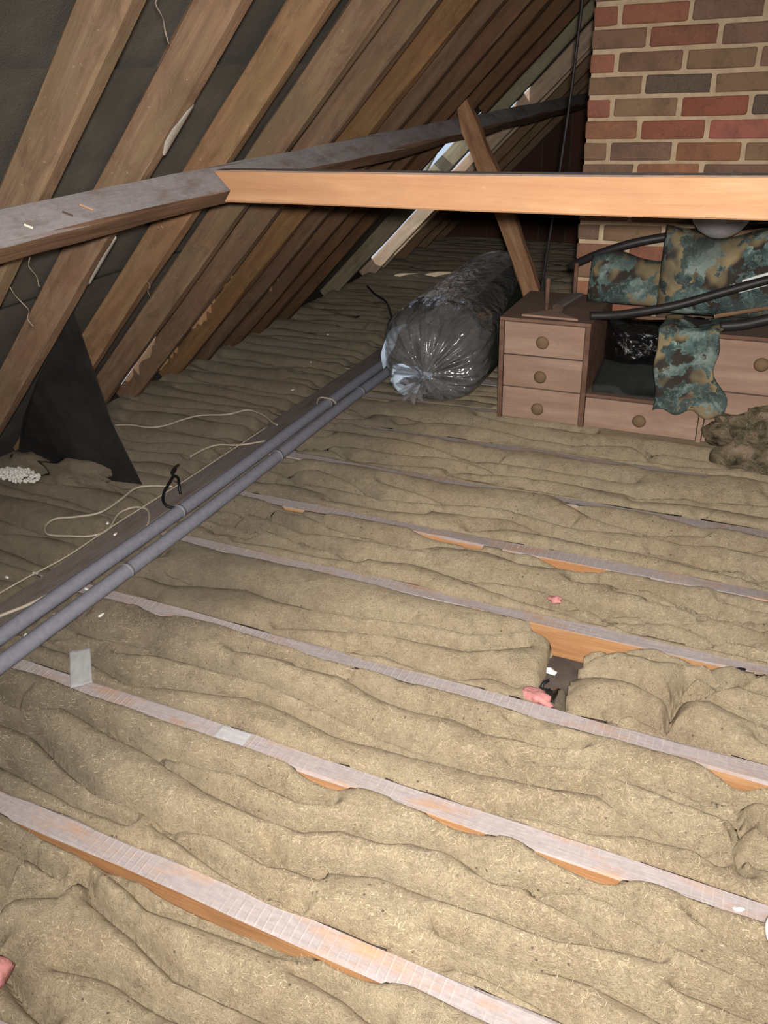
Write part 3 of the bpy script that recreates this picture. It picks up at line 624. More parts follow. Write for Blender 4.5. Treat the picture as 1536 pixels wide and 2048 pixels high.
def batt(label, j, x0, x1, dx, lines, name='insulation_batt', group='mineral wool strips between the joists', ragged=(0, 0), lump=1.0, seed=0):
    ya, yb = JOIST[j]+JW/2, JOIST[j+1]-JW/2
    nx = int((x1-x0)/dx)+1; ny = int((yb-ya)/dx)+2
    xs = np.linspace(x0, x1, nx)
    ov0 = np.clip(.002+.040*(fbm(xs*2.3, j*3.7, 11)-.42)+.010*(vn(xs*11, j*5., 12)-.5), -.003, .030)
    ov1 = np.clip(-.002+.034*(fbm(xs*2.1, j*7.3, 21)-.45)+.008*(vn(xs*12, j*9., 22)-.5), -.006, .024)
    cov = 1-sstep(-2.02, -1.84, xs)           # toward the eaves the wool closes over the joists
    ov0 = ov0*(1-cov)+.0285*cov; ov1 = ov1*(1-cov)+.0265*cov
    for (ga, gb, g) in GAPS.get(j, []):      # where the wool has slumped off the next joist's side
        m = sstep(ga-.06, ga+.04, xs)*(1-sstep(gb-.04, gb+.06, xs)); ov1 = ov1*(1-m)-(g*.45+.005*vn(xs*14, j, 31))*m
    v = np.linspace(0, 1, ny); Xg, Vg = np.meshgrid(xs, v, indexing='ij')
    Y0 = ya-ov0[:, None]; Y1 = yb+ov1[:, None]
    Yg = Y0+(Y1-Y0)*Vg
    if ragged[0] or ragged[1]:               # torn ends
        rag = .05*(fbm(Yg*9, 0*Yg, 41+seed)-.5)+.02*(fbm(Yg*40, 0*Yg, 43+seed)-.5)
        Xg = Xg+rag*(sstep(.10, 0, Xg-x0)*ragged[0]+sstep(.10, 0, x1-Xg)*ragged[1])
    wob = .006*(fbm(Xg*16, Yg*16, 3)-.5)
    d = segdist(Xg+wob, Yg+wob*.8, lines)
    rise = (1-np.exp(-d/.028))**.66
    amp = .088*(.82+.36*fbm(Xg*1.9, Yg*3.1, 51+j))*lump
    Z = -.048+amp*rise-.034*np.exp(-d/.008)+.022*(fbm(Xg*3, Yg*6, 61)-.5)+.005*(fbm(Xg*18, Yg*26, 71)-.5)+.0035*(vn(Xg*85, Yg*85, 81)-.5)
    dn = np.maximum(Yg-Y0, 0); df = np.maximum(Y1-Yg, 0)
    e0 = (1-np.exp(-dn/.016))**.7; e1 = (1-np.exp(-df/.016))**.7
    z0 = np.where(ov0 > .001, .004, np.clip(.004+(ov0-.001)*5, -.018, .004))[:, None]; z1 = np.where(ov1 > .001, .004, np.clip(-.006+ov1*1.3, -.05, -.01))[:, None]
    Z = z0+(Z-z0)*e0; Z = z1+(Z-z1)*e1
    slump = np.zeros_like(xs)
    for (ga, gb, g) in GAPS.get(j, []): slump = np.maximum(slump, g*sstep(ga-.08, ga+.05, xs)*(1-sstep(gb-.05, gb+.08, xs)))
    Z = Z-slump[:, None]*.7*np.exp(-df/.05)
    if ragged[0]: Z = Z-.05*np.exp(-(Xg-x0).clip(0)/.03)
    if ragged[1]: Z = Z-.05*np.exp(-(x1-Xg).clip(0)/.03)
    onj = (Yg < ya+.002) | (Yg > yb-.002)
    # pressed flat under the plank, the pipes and the furniture
    def press(Z, m, lim): return np.where(m > 0, np.minimum(Z, lim+(Z-lim).clip(0)*(1-m)), Z)
    mp = sstep(-2.02, -1.97, Xg)*(1-sstep(-1.82, -1.77, Xg))*(Yg < 4.4); Z = press(Z, mp, -.006)
    mp = sstep(-1.85, -1.80, Xg)*(1-sstep(-1.63, -1.58, Xg))*(Yg < 4.6); Z = press(Z, mp, .030)
    mp = sstep(-1.03, -.98, Xg)*(1-sstep(.40, .46, Xg))*sstep(3.13, 3.19, Yg)*(1-sstep(3.68, 3.74, Yg)); Z = press(Z, mp, .024)
    mp = sstep(-1.75, -1.62, Xg)*(1-sstep(-1.08, -1.0, Xg))*sstep(3.22, 3.32, Yg)*(1-sstep(5.1, 5.2, Yg)); Z = press(Z, mp, .004)
    Z = np.where(onj, np.maximum(Z, .0035), Z)
    # under the roof: never through the felt
    Z = np.minimum(Z, (Xg-X0)*ST/CT+.06)
    P = np.stack([Xg, Yg, Z], -1)
    # skirts
    lo = np.where((ov0 > .001)[:, None], .0008, -.09)[:, 0]; hi_ = np.where((ov1 > .001)[:, None], .0008, -.09)[:, 0]
    sk0 = P[:, 0].copy(); sk0[:, 2] = lo; sk0[:, 1] += .002; sk1 = P[:, -1].copy(); sk1[:, 2] = hi_; sk1[:, 1] -= .002
    P = np.concatenate([sk0[:, None], P, sk1[:, None]], 1)
    nyy = P.shape[1]
    ea = P[0].copy(); ea[:, 2] = -.09; eb = P[-1].copy(); eb[:, 2] = -.09
    P = np.concatenate([ea[None], P, eb[None]], 0)
    nxx = P.shape[0]
    me = bpy.data.meshes.new(name); VV = P.reshape(-1, 3)
    i, k = np.meshgrid(np.arange(nxx-1), np.arange(nyy-1), indexing='ij'); a = (i*nyy+k).ravel()
    Q = np.stack([a, a+nyy, a+nyy+1, a+1], -1).astype(np.int32)
    me.vertices.add(len(VV)); me.vertices.foreach_set('co', VV.astype(np.float32).ravel())
    me.loops.add(Q.size); me.loops.foreach_set('vertex_index', Q.ravel())
    me.polygons.add(len(Q)); me.polygons.foreach_set('loop_start', np.arange(0, Q.size, 4, dtype=np.int32)); me.polygons.foreach_set('loop_total', np.full(len(Q), 4, np.int32))
    me.polygons.foreach_set('use_smooth', np.ones(len(Q), bool)); me.update(calc_edges=True); me.validate()
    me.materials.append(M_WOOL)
    o = link(bpy.data.objects.new(name, me)); tag(o, label, 'insulation', group)
    return o
def fibres(root, n, x0, x1, seed):
    """short loose strands lying on and standing out of the wool"""
    rs = np.random.RandomState(seed); me = root.data
    co = np.empty(len(me.vertices)*3, np.float32); me.vertices.foreach_get('co', co); co = co.reshape(-1, 3)
    no = np.empty(len(me.vertices)*3, np.float32); me.vertices.foreach_get('normal', no); no = no.reshape(-1, 3)
    ok = np.where((co[:, 0] > x0) & (co[:, 0] < x1) & (co[:, 2] > -.03))[0]
    idx = rs.choice(ok, n); p = co[idx]; nn = no[idx]; nn = nn*np.sign(nn[:, 2:3]+1e-6)
    a = rs.rand(n)*6.283; d = np.stack([np.cos(a), np.sin(a), rs.uniform(-.1, .35, n)], -1); d = d-nn*(d*nn).sum(1, keepdims=True)*.8; d /= np.linalg.norm(d, axis=1, keepdims=True)
    L = rs.uniform(.003, .012, n)[:, None]; w = rs.uniform(.00012, .00028, n)[:, None]
    sd = np.cross(d, nn); sd /= np.linalg.norm(sd, axis=1, keepdims=True)+1e-9; cv = rs.uniform(-.35, .35, n)[:, None]
    P = []
    for t in (0, .5, 1.0):
        c = p+nn*(.0006+.0035*np.sin(t*2.6)*rs.uniform(.3, 1, n)[:, None])+d*L*t+sd*L*cv*t*t
        P += [c-sd*w, c+sd*w]
    V = np.stack(P, 1).reshape(-1, 3)
    b = np.arange(n)[:, None]*6; Q = np.concatenate([b+[0, 1, 3, 2], b+[2, 3, 5, 4]], 0)
    o = mesh_obj('loose_fibres', V, Q.tolist(), M_FIBRE, root); o['kind'] = 'stuff'
def bay_lines(j):
    L = CREASE.get(j-2)
    out = []
    if L:
        xs = [p[0] for l in L for p in l]; xa, xb = min(xs), max(xs)
        out += L+(auto_lines(j, -1.7, .35, 700+j, 2)[::2] if j >= 6 else [])+auto_lines(j, -2.7, xa+.05, 300+j)+auto_lines(j, max(xb-.05, .1), 1.7, 400+j)
    else: out += auto_lines(j, -2.75, 1.7, 500+j, 3)
    return out
bl = ['tan mineral wool strip under the viewer, below the frame', 'tan mineral wool strip below the bottom edge of the picture', 'tan mineral wool strip at the bottom left, in front of the nearest joist', 'tan creased mineral wool strip between the nearest and second joists', 'tan creased mineral wool strip between the second and third joists',
      '', 'creased mineral wool strip between the fourth and fifth joists', 'creased mineral wool strip between the fifth and sixth joists', 'greyish creased mineral wool strip between the sixth and seventh joists',
      'greyish mineral wool strip just in front of the dressing unit', 'mineral wool strip under the dressing unit and the knotted end of the clear sack', 'mineral wool strip under the middle of the clear sack', 'dim mineral wool strip left of the strut, under the clear sack',
      'dim mineral wool strip under the far end of the clear sack', 'dim mineral wool strip just beyond the clear sack', 'dim mineral wool strip sixth from the far gable', 'dim mineral wool strip fifth from the far gable', 'dim mineral wool strip fourth from the far gable', 'dim mineral wool strip third from the far gable', 'dim mineral wool strip second from the far gable', 'dim mineral wool strip against the far gable']
CREASE = {k: [[tuple(p) for p in l] for l in v] for k, v in CREASE.items()}
for j in range(1, 21):
    dx = .0065 if j <= 4 else .0075 if j <= 7 else .009 if j <= 9 else .013 if j < 13 else .02
    L = bay_lines(j)
    if j == 5:      # the bay with the bare gap: one strip stops short, a crumpled length starts beyond
        batt('mineral wool strip left of the bare gap, between third and fourth joists', j, -2.84, -.365, dx, L, ragged=(0, 1))
        batt('crumpled mineral wool clump right of the bare gap with pink wool', j, -.272, 1.7, dx, L, ragged=(1, 0), lump=1.2, seed=3)
        continue
    b_ = batt(bl[j], j, -2.84 if j > 1 else -1.6, 1.7, dx, L)
    if 2 <= j <= 8: fibres(b_, {2: 5000, 3: 8000, 4: 7000, 6: 4000, 7: 3000, 8: 2000}[j], -1.9, .5, 60+j)
# in the bare gap: pink wool, foil scrap, a twist of white flex
def blob(name, c, r, mat, sc=(1, 1, 1), seed=0, amp=.35, sub=3, rot=0):
    bm = bmesh.new(); bmesh.ops.create_icosphere(bm, subdivisions=sub, radius=1)
    for v in bm.verts:
        n = v.co.normalized(); f = 1+amp*(float(fbm(np.float64(n.x*2.3+seed+n.z), np.float64(n.y*2.3+n.z*1.7), seed))-.5)*2
        co = Vector((n.x*f*r*sc[0], n.y*f*r*sc[1], n.z*f*r*sc[2])); v.co = Matrix.Rotation(rot, 3, 'Z') @ co
    me = bpy.data.meshes.new(name); bm.to_mesh(me); bm.free(); me.polygons.foreach_set('use_smooth', [True]*len(me.polygons)); me.materials.append(mat)
    o = link(bpy.data.objects.new(name, me)); o.location = c; return o
tag(blob('pink_wool_tuft', (-.352, 1.550, -.016), .034, M_PINK, (1.25, .7, .6), 4, .6, rot=-.3), 'pink glass wool tuft in the bare gap beside the joist', 'insulation')
tag(blob('pink_wool_tuft', (-.405, 1.945, .012), .016, M_PINK, (1.3, .8, .6), 9, .6), 'tiny pink wool tuft lying on the wool beyond the fourth joist', 'insulation')
tag(blob('wool_clump', (-.32, 1.60, -.098), .05, M_DWOOL, (.9, 1.6, .42), 41, .6, 4), 'grey wool fluff at the bottom of the bare gap', 'insulation')
tag(blob('foil_scrap', (-.335, 1.625, -.062), .026, M_FOIL, (.8, 1.1, .7), 6, .9, 2), 'crumpled silver foil scrap in the bare gap', 'foil')
tag(blob('foil_scrap', (-.365, 1.735, -.080), .017, M_WHITEP, (1.3, .6, .5), 2, .9, 2), 'small white twisted scrap below the orange joist side', 'scrap')
tag(tube('wire_scrap', [(-.36, 1.66, -.06), (-.345, 1.645, -.035), (-.355, 1.625, -.04), (-.34, 1.62, -.065)], .004, M_BLKCABLE), 'black curl of wire beside the foil scrap', 'wire')

# ================================================================== PLANK, PIPES, CABLES
pl = timber('binder_plank', (-1.898, .1, .0185), (-1.840, 4.25, .0185), .112, .034, (0, 0, 1), M_PLANK, seed=77, jit=.002)
tag(pl, 'flat dusty brown plank laid across the joists left of the pipes', 'plank')
def pipe(name, x0, x1, y0, y1, label, joints, z=.058):
    n = 60; pts = []
    for i in range(n+1):
        t = i/n; y = y0+(y1-y0)*t
        pts.append((x0+(x1-x0)*t+.004*math.sin(y*2.3+x0*9), y, z+.003*math.sin(y*3.1+x0)))
    root = empty(name, (x0, y0, z)); tag(root, label, 'pipe', 'lagged pipes on the joists')
    o = tube('lagging', pts, .0235, M_LAG, root, n=18, sub=0)
    for y in joints:
        t = (y-y0)/(y1-y0); i = t*n; p = Vector(pts[int(i)]).lerp(Vector(pts[min(n, int(i)+1)]), i-int(i))
        tube('lagging_joint', [p+Vector((0, -.006, 0)), p+Vector((0, .006, 0))], .0252, M_LAGJ, root, n=18, sub=0)
pipe('lagged_pipe', -1.778, -1.722, .1, 4.55, 'grey foam-lagged pipe farther from the viewer, next to the plank', [.98, 1.93, 3.02])
pipe('lagged_pipe', -1.672, -1.655, .1, 4.55, 'grey foam-lagged pipe nearer the viewer, second from the plank', [1.55, 2.45, 3.2])
tag(tube('pipe_tie', [(-1.80+.0, 3.02, .05), (-1.775, 3.0, .088), (-1.74, 3.0, .095), (-1.70, 3.0, .088), (-1.69, 3.01, .06)], .004, M_WHTCABLE), 'small pale tie looped over the far pipe', 'tie')
def cable(name, pts, r, mat, label): return tag(tube(name, pts, r, mat, n=8, sub=5), label, 'cable')
cable('cable', CABLE_LOOP, .0042, M_WHTCABLE, 'pale thin cable lying in a long loop left of the pipes')
cable('cable', CABLE_UP, .0042, M_WHTCABLE, 'pale thin cable wandering over wool right of the black felt baffle')
cable('cable', CABLE_MID, .0038, M_WHTCABLE, 'short pale cable ending at the far pipe, above the black loop')
cable('cable', CABLE_PLANK, .0028, M_WHTCABLE, 'thin cable running straight along the plank edge')
cable('cable', CABLE_WHITE, .0055, M_WHTCABLE, 'thick white cable at the left edge diving under the far pipe')
cable('cable', BLACK_LOOP, .0055, M_BLKCABLE, 'black cable loop standing beside the far pipe')
cable('cable', BLACK_TAIL, .0050, M_BLKCABLE, 'short black cable tail inside the black loop')
cable('cable', BLACK_FAR, .0075, M_BLKCABLE, 'thin black cable on the wool left of the clear sack')
rs = random.Random(5)
cl = ['beside the loop of pale cable, right crumb', 'beside the loop of pale cable, left crumb', 'between the two pipes, upper one', 'between the two pipes, lower one', 'near pipe at the far left, curled', 'on the plank at the left edge', 'left of the thick white cable', 'right of the near pipe',
      'on dark wool left of the clear sack', 'on wool left of the plank end', 'on the far end of the plank', 'on the second joist at the right edge', '', '', 'on wool far left of the sack']
for i, p in enumerate(CHIPS):
    if i in (12, 13): 
        tag(tube('wire_scrap', [(p[0], p[1], .012), (p[0]+.03, p[1]+.012, .018), (p[0]+.045, p[1]+.022, .012)], .0035, M_BLKCABLE), 'short black wire scrap on the fourth joist, %s' % ('right one at the edge' if i == 12 else 'left one'), 'wire'); continue
    lie = {0: .048, 1: .02, 2: .036, 3: .036, 4: .036, 5: .040, 6: .042, 10: .03, 11: .004}.get(i, .028)
    tag(blob('plaster_crumb', (p[0], p[1], lie), .0075, M_CHIP, (1.5, .7, .5), i, .5, 2, rot=rs.uniform(0, 3)), 'white plaster crumb '+cl[i], 'debris', 'plaster crumbs')
# pale cloudy marks on the second joist, laid as thin translucent sheets
def sheet(name, cx, cy, w, h, z, mat, label, cat, rot=0, seed=0, amp=.006):
    n = 14; V = []
    for i in range(n):
        for k in range(n):
            u, v = i/(n-1)-.5, k/(n-1)-.5
            x, y = u*w, v*h
            xr, yr = x*math.cos(rot)-y*math.sin(rot), x*math.sin(rot)+y*math.cos(rot)
            V.append((xr, yr, amp*float(fbm(np.float64(u*5+seed), np.float64(v*5), seed))))
    o = mesh_obj(name, V, grid_faces(n, n), mat); o.location = (cx, cy, z)
    o.modifiers.new('thick', 'SOLIDIFY').thickness = .0006
    return tag(o, label, cat)
def m_cloudy():
    t = NT('cloudy_sheet', .35); tr = t.n('ShaderNodeBsdfTransparent'); m = t.n('ShaderNodeMixShader'); m.inputs[0].default_value = .42
    t.put(t.b.inputs['Base Color'], rgb(214, 214, 214)); t.t.links.new(tr.outputs[0], m.inputs[1]); t.t.links.new(t.b.outputs[0], m.inputs[2]); t.t.links.new(m.outputs[0], t.out.inputs[0]); return t.m
M_CLOUDY = m_cloudy()
sheet('cloudy_mark', -1.485, 1.150, .055, .16, .034, M_CLOUDY, 'cloudy translucent mark lying across the second joist at left', 'plastic scrap', .78, 3, .008)
sheet('cloudy_mark', -.985, 1.122, .085, .040, .004, M_CLOUDY, 'small cloudy mark on top of the second joist', 'plastic scrap', .0, 6, .003)

# ================================================================== FELT BAFFLE AND EAVES LITTER
pts = [(-2.055, .74), (-2.10, .30), (-2.085, .015), (-2.33, .005), (-2.62, .0), (-2.76, .02), (-2.60, .24), (-2.35, .47)]
V = []; n_ = len(pts)
def by(x, z): return 2.115-.17*z/.7+.015*math.sin(x*9)+ .03*max(0, -2.5-x)
for (x, z) in pts: V.append((x, by(x, z), z))
for (x, z) in pts: V.append((x, by(x, z)+.004, z))
F = [tuple(range(n_))[::-1], tuple(range(n_, 2*n_))]+[(i, (i+1) % n_, (i+1) % n_+n_, i+n_) for i in range(n_)]
tag(mesh_obj('felt_baffle', V, F, M_BFELT, smooth=False), 'black triangular felt baffle hanging between rafters at the left eaves', 'felt')
def rag_sheet(name, c, sx, sy, sz, mat, label, cat, seed):
    o = blob(name, c, 1, mat, (sx, sy, sz), seed, .8, 3); return tag(o, label, cat)
rag_sheet('paper_scrap', (-2.60, 2.17, .075), .075, .03, .022, M_TAN, 'crumpled tan paper scrap by the black felt baffle', 'paper', 5)
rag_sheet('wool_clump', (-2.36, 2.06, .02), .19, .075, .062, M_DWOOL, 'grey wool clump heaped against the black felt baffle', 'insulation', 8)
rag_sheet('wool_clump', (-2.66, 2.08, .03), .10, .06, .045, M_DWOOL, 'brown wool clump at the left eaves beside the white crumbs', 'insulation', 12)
bm = bmesh.new(); rs = random.Random(11)
for k in range(220):
    r_ = rs.random()**.6; a = rs.uniform(0, 6.28)
    q = bmesh.ops.create_icosphere(bm, subdivisions=1, radius=rs.uniform(.004, .009))
    bmesh.ops.translate(bm, verts=q['verts'], vec=(-2.56+.11*r_*math.cos(a), 1.945+.055*r_*math.sin(a), .052+.018*(1-r_)+rs.uniform(-.004, .004)))
me = bpy.data.meshes.new('plaster_crumbs'); bm.to_mesh(me); bm.free(); me.materials.append(M_CHIP)
tag(link(bpy.data.objects.new('plaster_crumbs', me)), 'scatter of white crumbs on the wool at the left eaves', 'debris', kind='stuff')
# dusty cobweb strands hanging from the rafters
def web(p, drop, label, seed):
    rs = random.Random(seed); x, y, z = p
    pts = [(x, y, z)]
    for k in range(5): x += rs.uniform(-.012, .012); y += rs.uniform(-.01, .01); z -= drop/5; pts.append((x, y, z))
    tag(tube('cobweb_strand', pts, .0016, M_WEB, n=5, sub=3, rf=lambda t: .3+.7*abs(math.sin(t*7+seed))), label, 'cobweb', 'cobweb strands on the rafters')
web(slope(2.45, raf_y(0, 2.45)+.004, -.02), .10, 'dusty cobweb strand on the right edge of the upper-left rafter, upper', 1)
web(slope(2.28, raf_y(0, 2.28)+.02, -.03), .11, 'dusty cobweb strand right of the upper-left rafter, lower', 2)
web(slope(2.52, raf_y(1, 2.52)+.006, -.02), .05, 'dusty cobweb tuft on the rafter with the paint splash', 3)
web(slope(1.62, raf_y(0, 1.62)-.02, .003), .12, 'thin root-like strand hanging over the purlin', 4)
web(slope(1.52, raf_y(0, 1.5)-.10, .06), .10, 'dusty cobweb hanging below the purlin at the left edge', 5)
web(slope(1.2, raf_y(2, 1.2)-.07, .004), .06, 'cobweb strand on the rafter below the tie beam end', 6)

# ================================================================== CHIMNEY
CH_Y, CH_X = 3.72, -.80
chim = empty('chimney_stack', (CH_X+.7, CH_Y+.3, -.1)); tag(chim, 'red and brown brick chimney stack with pale mortar behind the tie beam', 'chimney')
rbox('mortar_core', (CH_X+.006, CH_Y+.006, -.1), (CH_X+1.36, CH_Y+.62, 2.75), M_MORTAR, 0, chim)
def brick_mesh(w, seed, d=.10, h=.068):
    bm = bmesh.new(); bmesh.ops.create_cube(bm, size=1)
    for v in bm.verts: v.co = Vector((v.co.x*w, v.co.y*d, v.co.z*h))
    bmesh.ops.bevel(bm, geom=bm.edges[:], offset=.008, segments=2, affect='EDGES', profile=.6)
    rs = random.Random(seed)
    for v in bm.verts: v.co += Vector((rs.uniform(-.0026, .0026), rs.uniform(-.0012, .0012), rs.uniform(-.0022, .0022)))
    me = bpy.data.meshes.new('brick'); bm.to_mesh(me); bm.free(); me.materials.append(M_BRICK)
    me.polygons.foreach_set('use_smooth', [True]*len(me.polygons))
    return me
BM = {('f', k): brick_mesh(.246, k) for k in range(4)}
BM.update({('s', k): brick_mesh(.210, 10+k) for k in range(3)}); BM.update({('h', k): brick_mesh(.094, 20+k) for k in range(3)})
BM.update({('r', k): brick_mesh(.10, 30+k, d=.246) for k in range(2)})
R_, O_, B_, P_, D_, T_ = (158, 104, 84), (164, 114, 86), (144, 112, 90), (134, 106, 90), (108, 94, 82), (146, 118, 92)
ROWS = {7: [B_, R_, P_], 6: [R_, R_, P_, T_], 5: [B_, R_, P_], 4: [R_, B_, T_, P_], 3: [T_, D_, T_], 2: [(152, 98, 82), T_, (162, 98, 78), D_], 1: [O_, (158, 98, 78), (176, 108, 94)], 0: [B_, P_, O_, T_], -1: [P_, O_, P_], -2: [R_, B_, T_, P_],
        -3: [B_, T_, O_], -4: [P_, T_, T_, B_], -5: [(146, 104, 84), R_, T_], -6: [B_, T_, R_, O_], -7: [O_, P_, T_]}
rs = random.Random(2); pal = [R_, O_, B_, P_, D_, T_, (160, 104, 82)]
for r in range(-13, 21):
    z = 1.018+.0815*r+.0815/2-.002
    x = CH_X; i = 0
    while x < CH_X+1.34:
        kind = ('h' if r % 2 == 0 else 's') if i == 0 else 'f'
        w = {'h': .094, 's': .210, 'f': .246}[kind]
        if x+w > CH_X+1.37: break
        c = ROWS.get(r, [])[i] if i < len(ROWS.get(r, [])) else rs.choice(pal)
        o = bpy.data.objects.new('brick', BM[(kind, rs.randrange({'h': 3, 's': 3, 'f': 4}[kind]))]); COL.objects.link(o)
        o.location = (x+w/2, CH_Y+.05+rs.uniform(-.0015, .0025), z+rs.uniform(-.0015, .0015)); o.rotation_euler = (0, rs.uniform(-.006, .006), 0)
        f_ = rs.uniform(.95, 1.06); o.color = rgb(*[min(255, v*f_) for v in c]); child(o, chim)
        x += w+.0165; i += 1
    # left flank of the stack
    y = CH_Y+.115; k = 0
    while y < CH_Y+.58 and -13 <= r:
        o = bpy.data.objects.new('brick', BM[('r', rs.randrange(2))]); COL.objects.link(o)
        o.location = (CH_X+.05, y+.123+(.0 if r % 2 else .13), z); o.color = rgb(*rs.choice(pal)); child(o, chim)
        y += .2625
        if y+.25+(.0 if r % 2 else .13) > CH_Y+.63: break
# wire hanging beside the chimney
tag(tube('hanging_cable', [(-.80, 3.66, 2.15), (-.835, 3.66, 1.60), (-.858, 3.66, 1.26), (-.90, 3.66, .81), (-.935, 3.67, .48), (-.94, 3.68, .20), (-.95, 3.70, .03)], .006, M_HOSE, n=8), 'thin dark cable hanging down left of the brick chimney', 'cable')

# ================================================================== DRESSING UNIT
DY0, DY1 = 3.20, 3.655
dr = empty('dressing_unit', (-.35, 3.43, .03)); tag(dr, 'low brown wooden dressing unit with drawer pedestals either side of an open recess', 'drawers')
def panel(name, lo, hi, mat, bev=.002): return rbox(name, lo, hi, mat, bev, dr)
def drawer(x0, x1, z0, z1, kx, kz, lab=None):
    o = rbox('drawer', (x0, DY0-.002, z0), (x1, DY0+.30, z1), M_TEAK, .0025, dr)
    k = lathe('knob', [(0, 0), (.012, 0), (.012, .010), (.024, .016), (.027, .024), (.022, .033), (.010, .038), (0, .039)], M_KNOB, 20, (0, 0, 0), 'Y')
    k.location = (kx, DY0-.002, kz); k.parent = o; k.matrix_parent_inverse = Matrix.Translation(-o.location-dr.location) if False else Matrix.Translation(-Vector(o.location))
    return o
# left pedestal
panel('side_panel', (-.985, DY0-.006, .03), (-.966, DY1, .462), M_TEAKD); panel('side_panel', (-.626, DY0-.006, .03), (-.606, DY1, .462), M_TEAKD)
panel('top_panel', (-.985, DY0-.004, .462), (-.606, DY1, .476), M_TEAKD); panel('back_panel', (-.966, DY1-.012, .03), (-.626, DY1-.002, .46), M_TEAKD)
for z0, z1, kz, kx in ((.322, .458, .388, -.794), (.180, .317, .240, -.796), (.036, .175, .096, -.80)): drawer(-.963, -.629, z0, z1, kx, kz)
# middle: drawer, shelf and recess back
panel('rail', (-.606, DY0+.004, .168), (-.152, DY1, .180), M_TEAKD); panel('back_panel', (-.606, DY1-.012, .03), (-.152, DY1-.002, .40), M_TEAKD)
drawer(-.603, -.155, .036, .165, -.376, .098)
# right pedestal
panel('side_panel', (-.152, DY0-.006, .03), (-.134, DY1, .462), M_TEAK); panel('side_panel', (.335, DY0-.006, .03), (.354, DY1, .462), M_TEAKD)
panel('top_panel', (-.152, DY0-.004, .462), (.354, DY1, .476), M_TEAKD); panel('back_panel', (-.134, DY1-.012, .03), (.335, DY1-.002, .46), M_TEAKD)
drawer(-.131, .332, .255, .458, .035, .381); drawer(-.131, .332, .036, .250, .10, .145)
# posts and pieces left on the left pedestal
lathe('post', [(0, 0), (.0095, 0), (.0095, .13), (.0075, .136), (0, .137)], M_TEAKD, 12, (-.826, 3.34, .476), parent=dr)
lathe('post', [(0, 0), (.0095, 0), (.0095, .14), (.0075, .146), (0, .147)], M_TEAKD, 12, (-.768, 3.60, .476), parent=dr)
V = [(-.90, 3.225, .478), (-.665, 3.215, .478), (-.80, 3.33, .478), (-.90, 3.225, .486), (-.665, 3.215, .486), (-.80, 3.33, .486)]
tag(mesh_obj('triangular_offcut', V, [(2, 1, 0), (3, 4, 5), (0, 1, 4, 3), (1, 2, 5, 4), (2, 0, 3, 5)], M_TEAK, smooth=False), 'pale triangular board offcut on the left drawer pedestal', 'offcut')
tag(timber('wood_block', (-.775, 3.33, .492), (-.74, 3.56, .492), .045, .03, (0, 0, 1), M_PLANK, seed=9), 'dark brown wood block lying on the left drawer pedestal', 'block')
# black polythene bag and dark mat in the recess
def cushion(name, x0, x1, yc, th, zfun0, zfun1, mat, seed=0, amp=.012, nx=46, nz=36, lean=0.0, wr=9):
    V = []; 
    ox = (x0+x1)/2; oz = zfun0(ox)
    for side in (0, 1):
        for i in range(nx):
            for k in range(nz):
                u = i/(nx-1); v = k/(nz-1); x = x0+(x1-x0)*u; z = zfun0(x)+(zfun1(x)-zfun0(x))*v
                e = (1-abs(2*u-1)**6)**.5*(1-abs(2*v-1)**4)**.5
                nse = float(fbm(np.float64(x*wr+seed), np.float64(z*wr), seed+side*9))-.5
                n2 = float(fbm(np.float64((x+z*.6)*wr*3+seed), np.float64(z*wr*1.2), seed+side*7+3))-.5
                y = (-1 if side == 0 else 1)*(th/2*e)+ (nse*amp*2+n2*amp*.7)*e+lean*(v-.2)
                V.append((x-ox, y, z-oz))
    F = [tuple(reversed(f)) for f in grid_faces(nx, nz)]; m = nx*nz; F += [tuple(q+m for q in f) for f in grid_faces(nx, nz)]
    o = mesh_obj(name, V, F, mat); o.location = (ox, yc, oz)
    bm = bmesh.new(); bm.from_mesh(o.data); bmesh.ops.remove_doubles(bm, verts=bm.verts, dist=.0012); bmesh.ops.recalc_face_normals(bm, faces=bm.faces); bm.to_mesh(o.data); bm.free()
    o.data.polygons.foreach_set('use_smooth', [True]*len(o.data.polygons))
    return o
bag = cushion('black_bag', -.585, -.20, 3.44, .24, lambda x: .262, lambda x: .452-.02*math.sin(x*11), M_BLACKBAG, 5, .034, wr=13)
tag(bag, 'crumpled shiny black polythene bag in the recess of the dressing unit', 'bag')
# dark mat sagging out of the recess
V = []; n = 24
for i in range(n):
    for k in range(n):
        u = i/(n-1); v = k/(n-1); x = -.59+.43*u; y = 3.56-.33*v
        zz = .262-.035*v-.055*max(0, v-.35)*(1.2 if u > .3 else .6)+.012*math.sin(u*6)-.030*math.exp(-((u-.55)/.28)**2)*v
        V.append((x+.38, y-3.4, max(.183, zz)-.183))
mt = mesh_obj('dark_mat', V, grid_faces(n, n), simple('dark_rubber', rgb(52, 53, 50), .8, .3, .2, 12, .4)); mt.location = (-.38, 3.4, .184)
sd = mt.modifiers.new('thick', 'SOLIDIFY'); sd.thickness = .05; sd.offset = 1
V = []
tag(mt, 'dark grey mat folded under the black bag in the recess', 'mat')
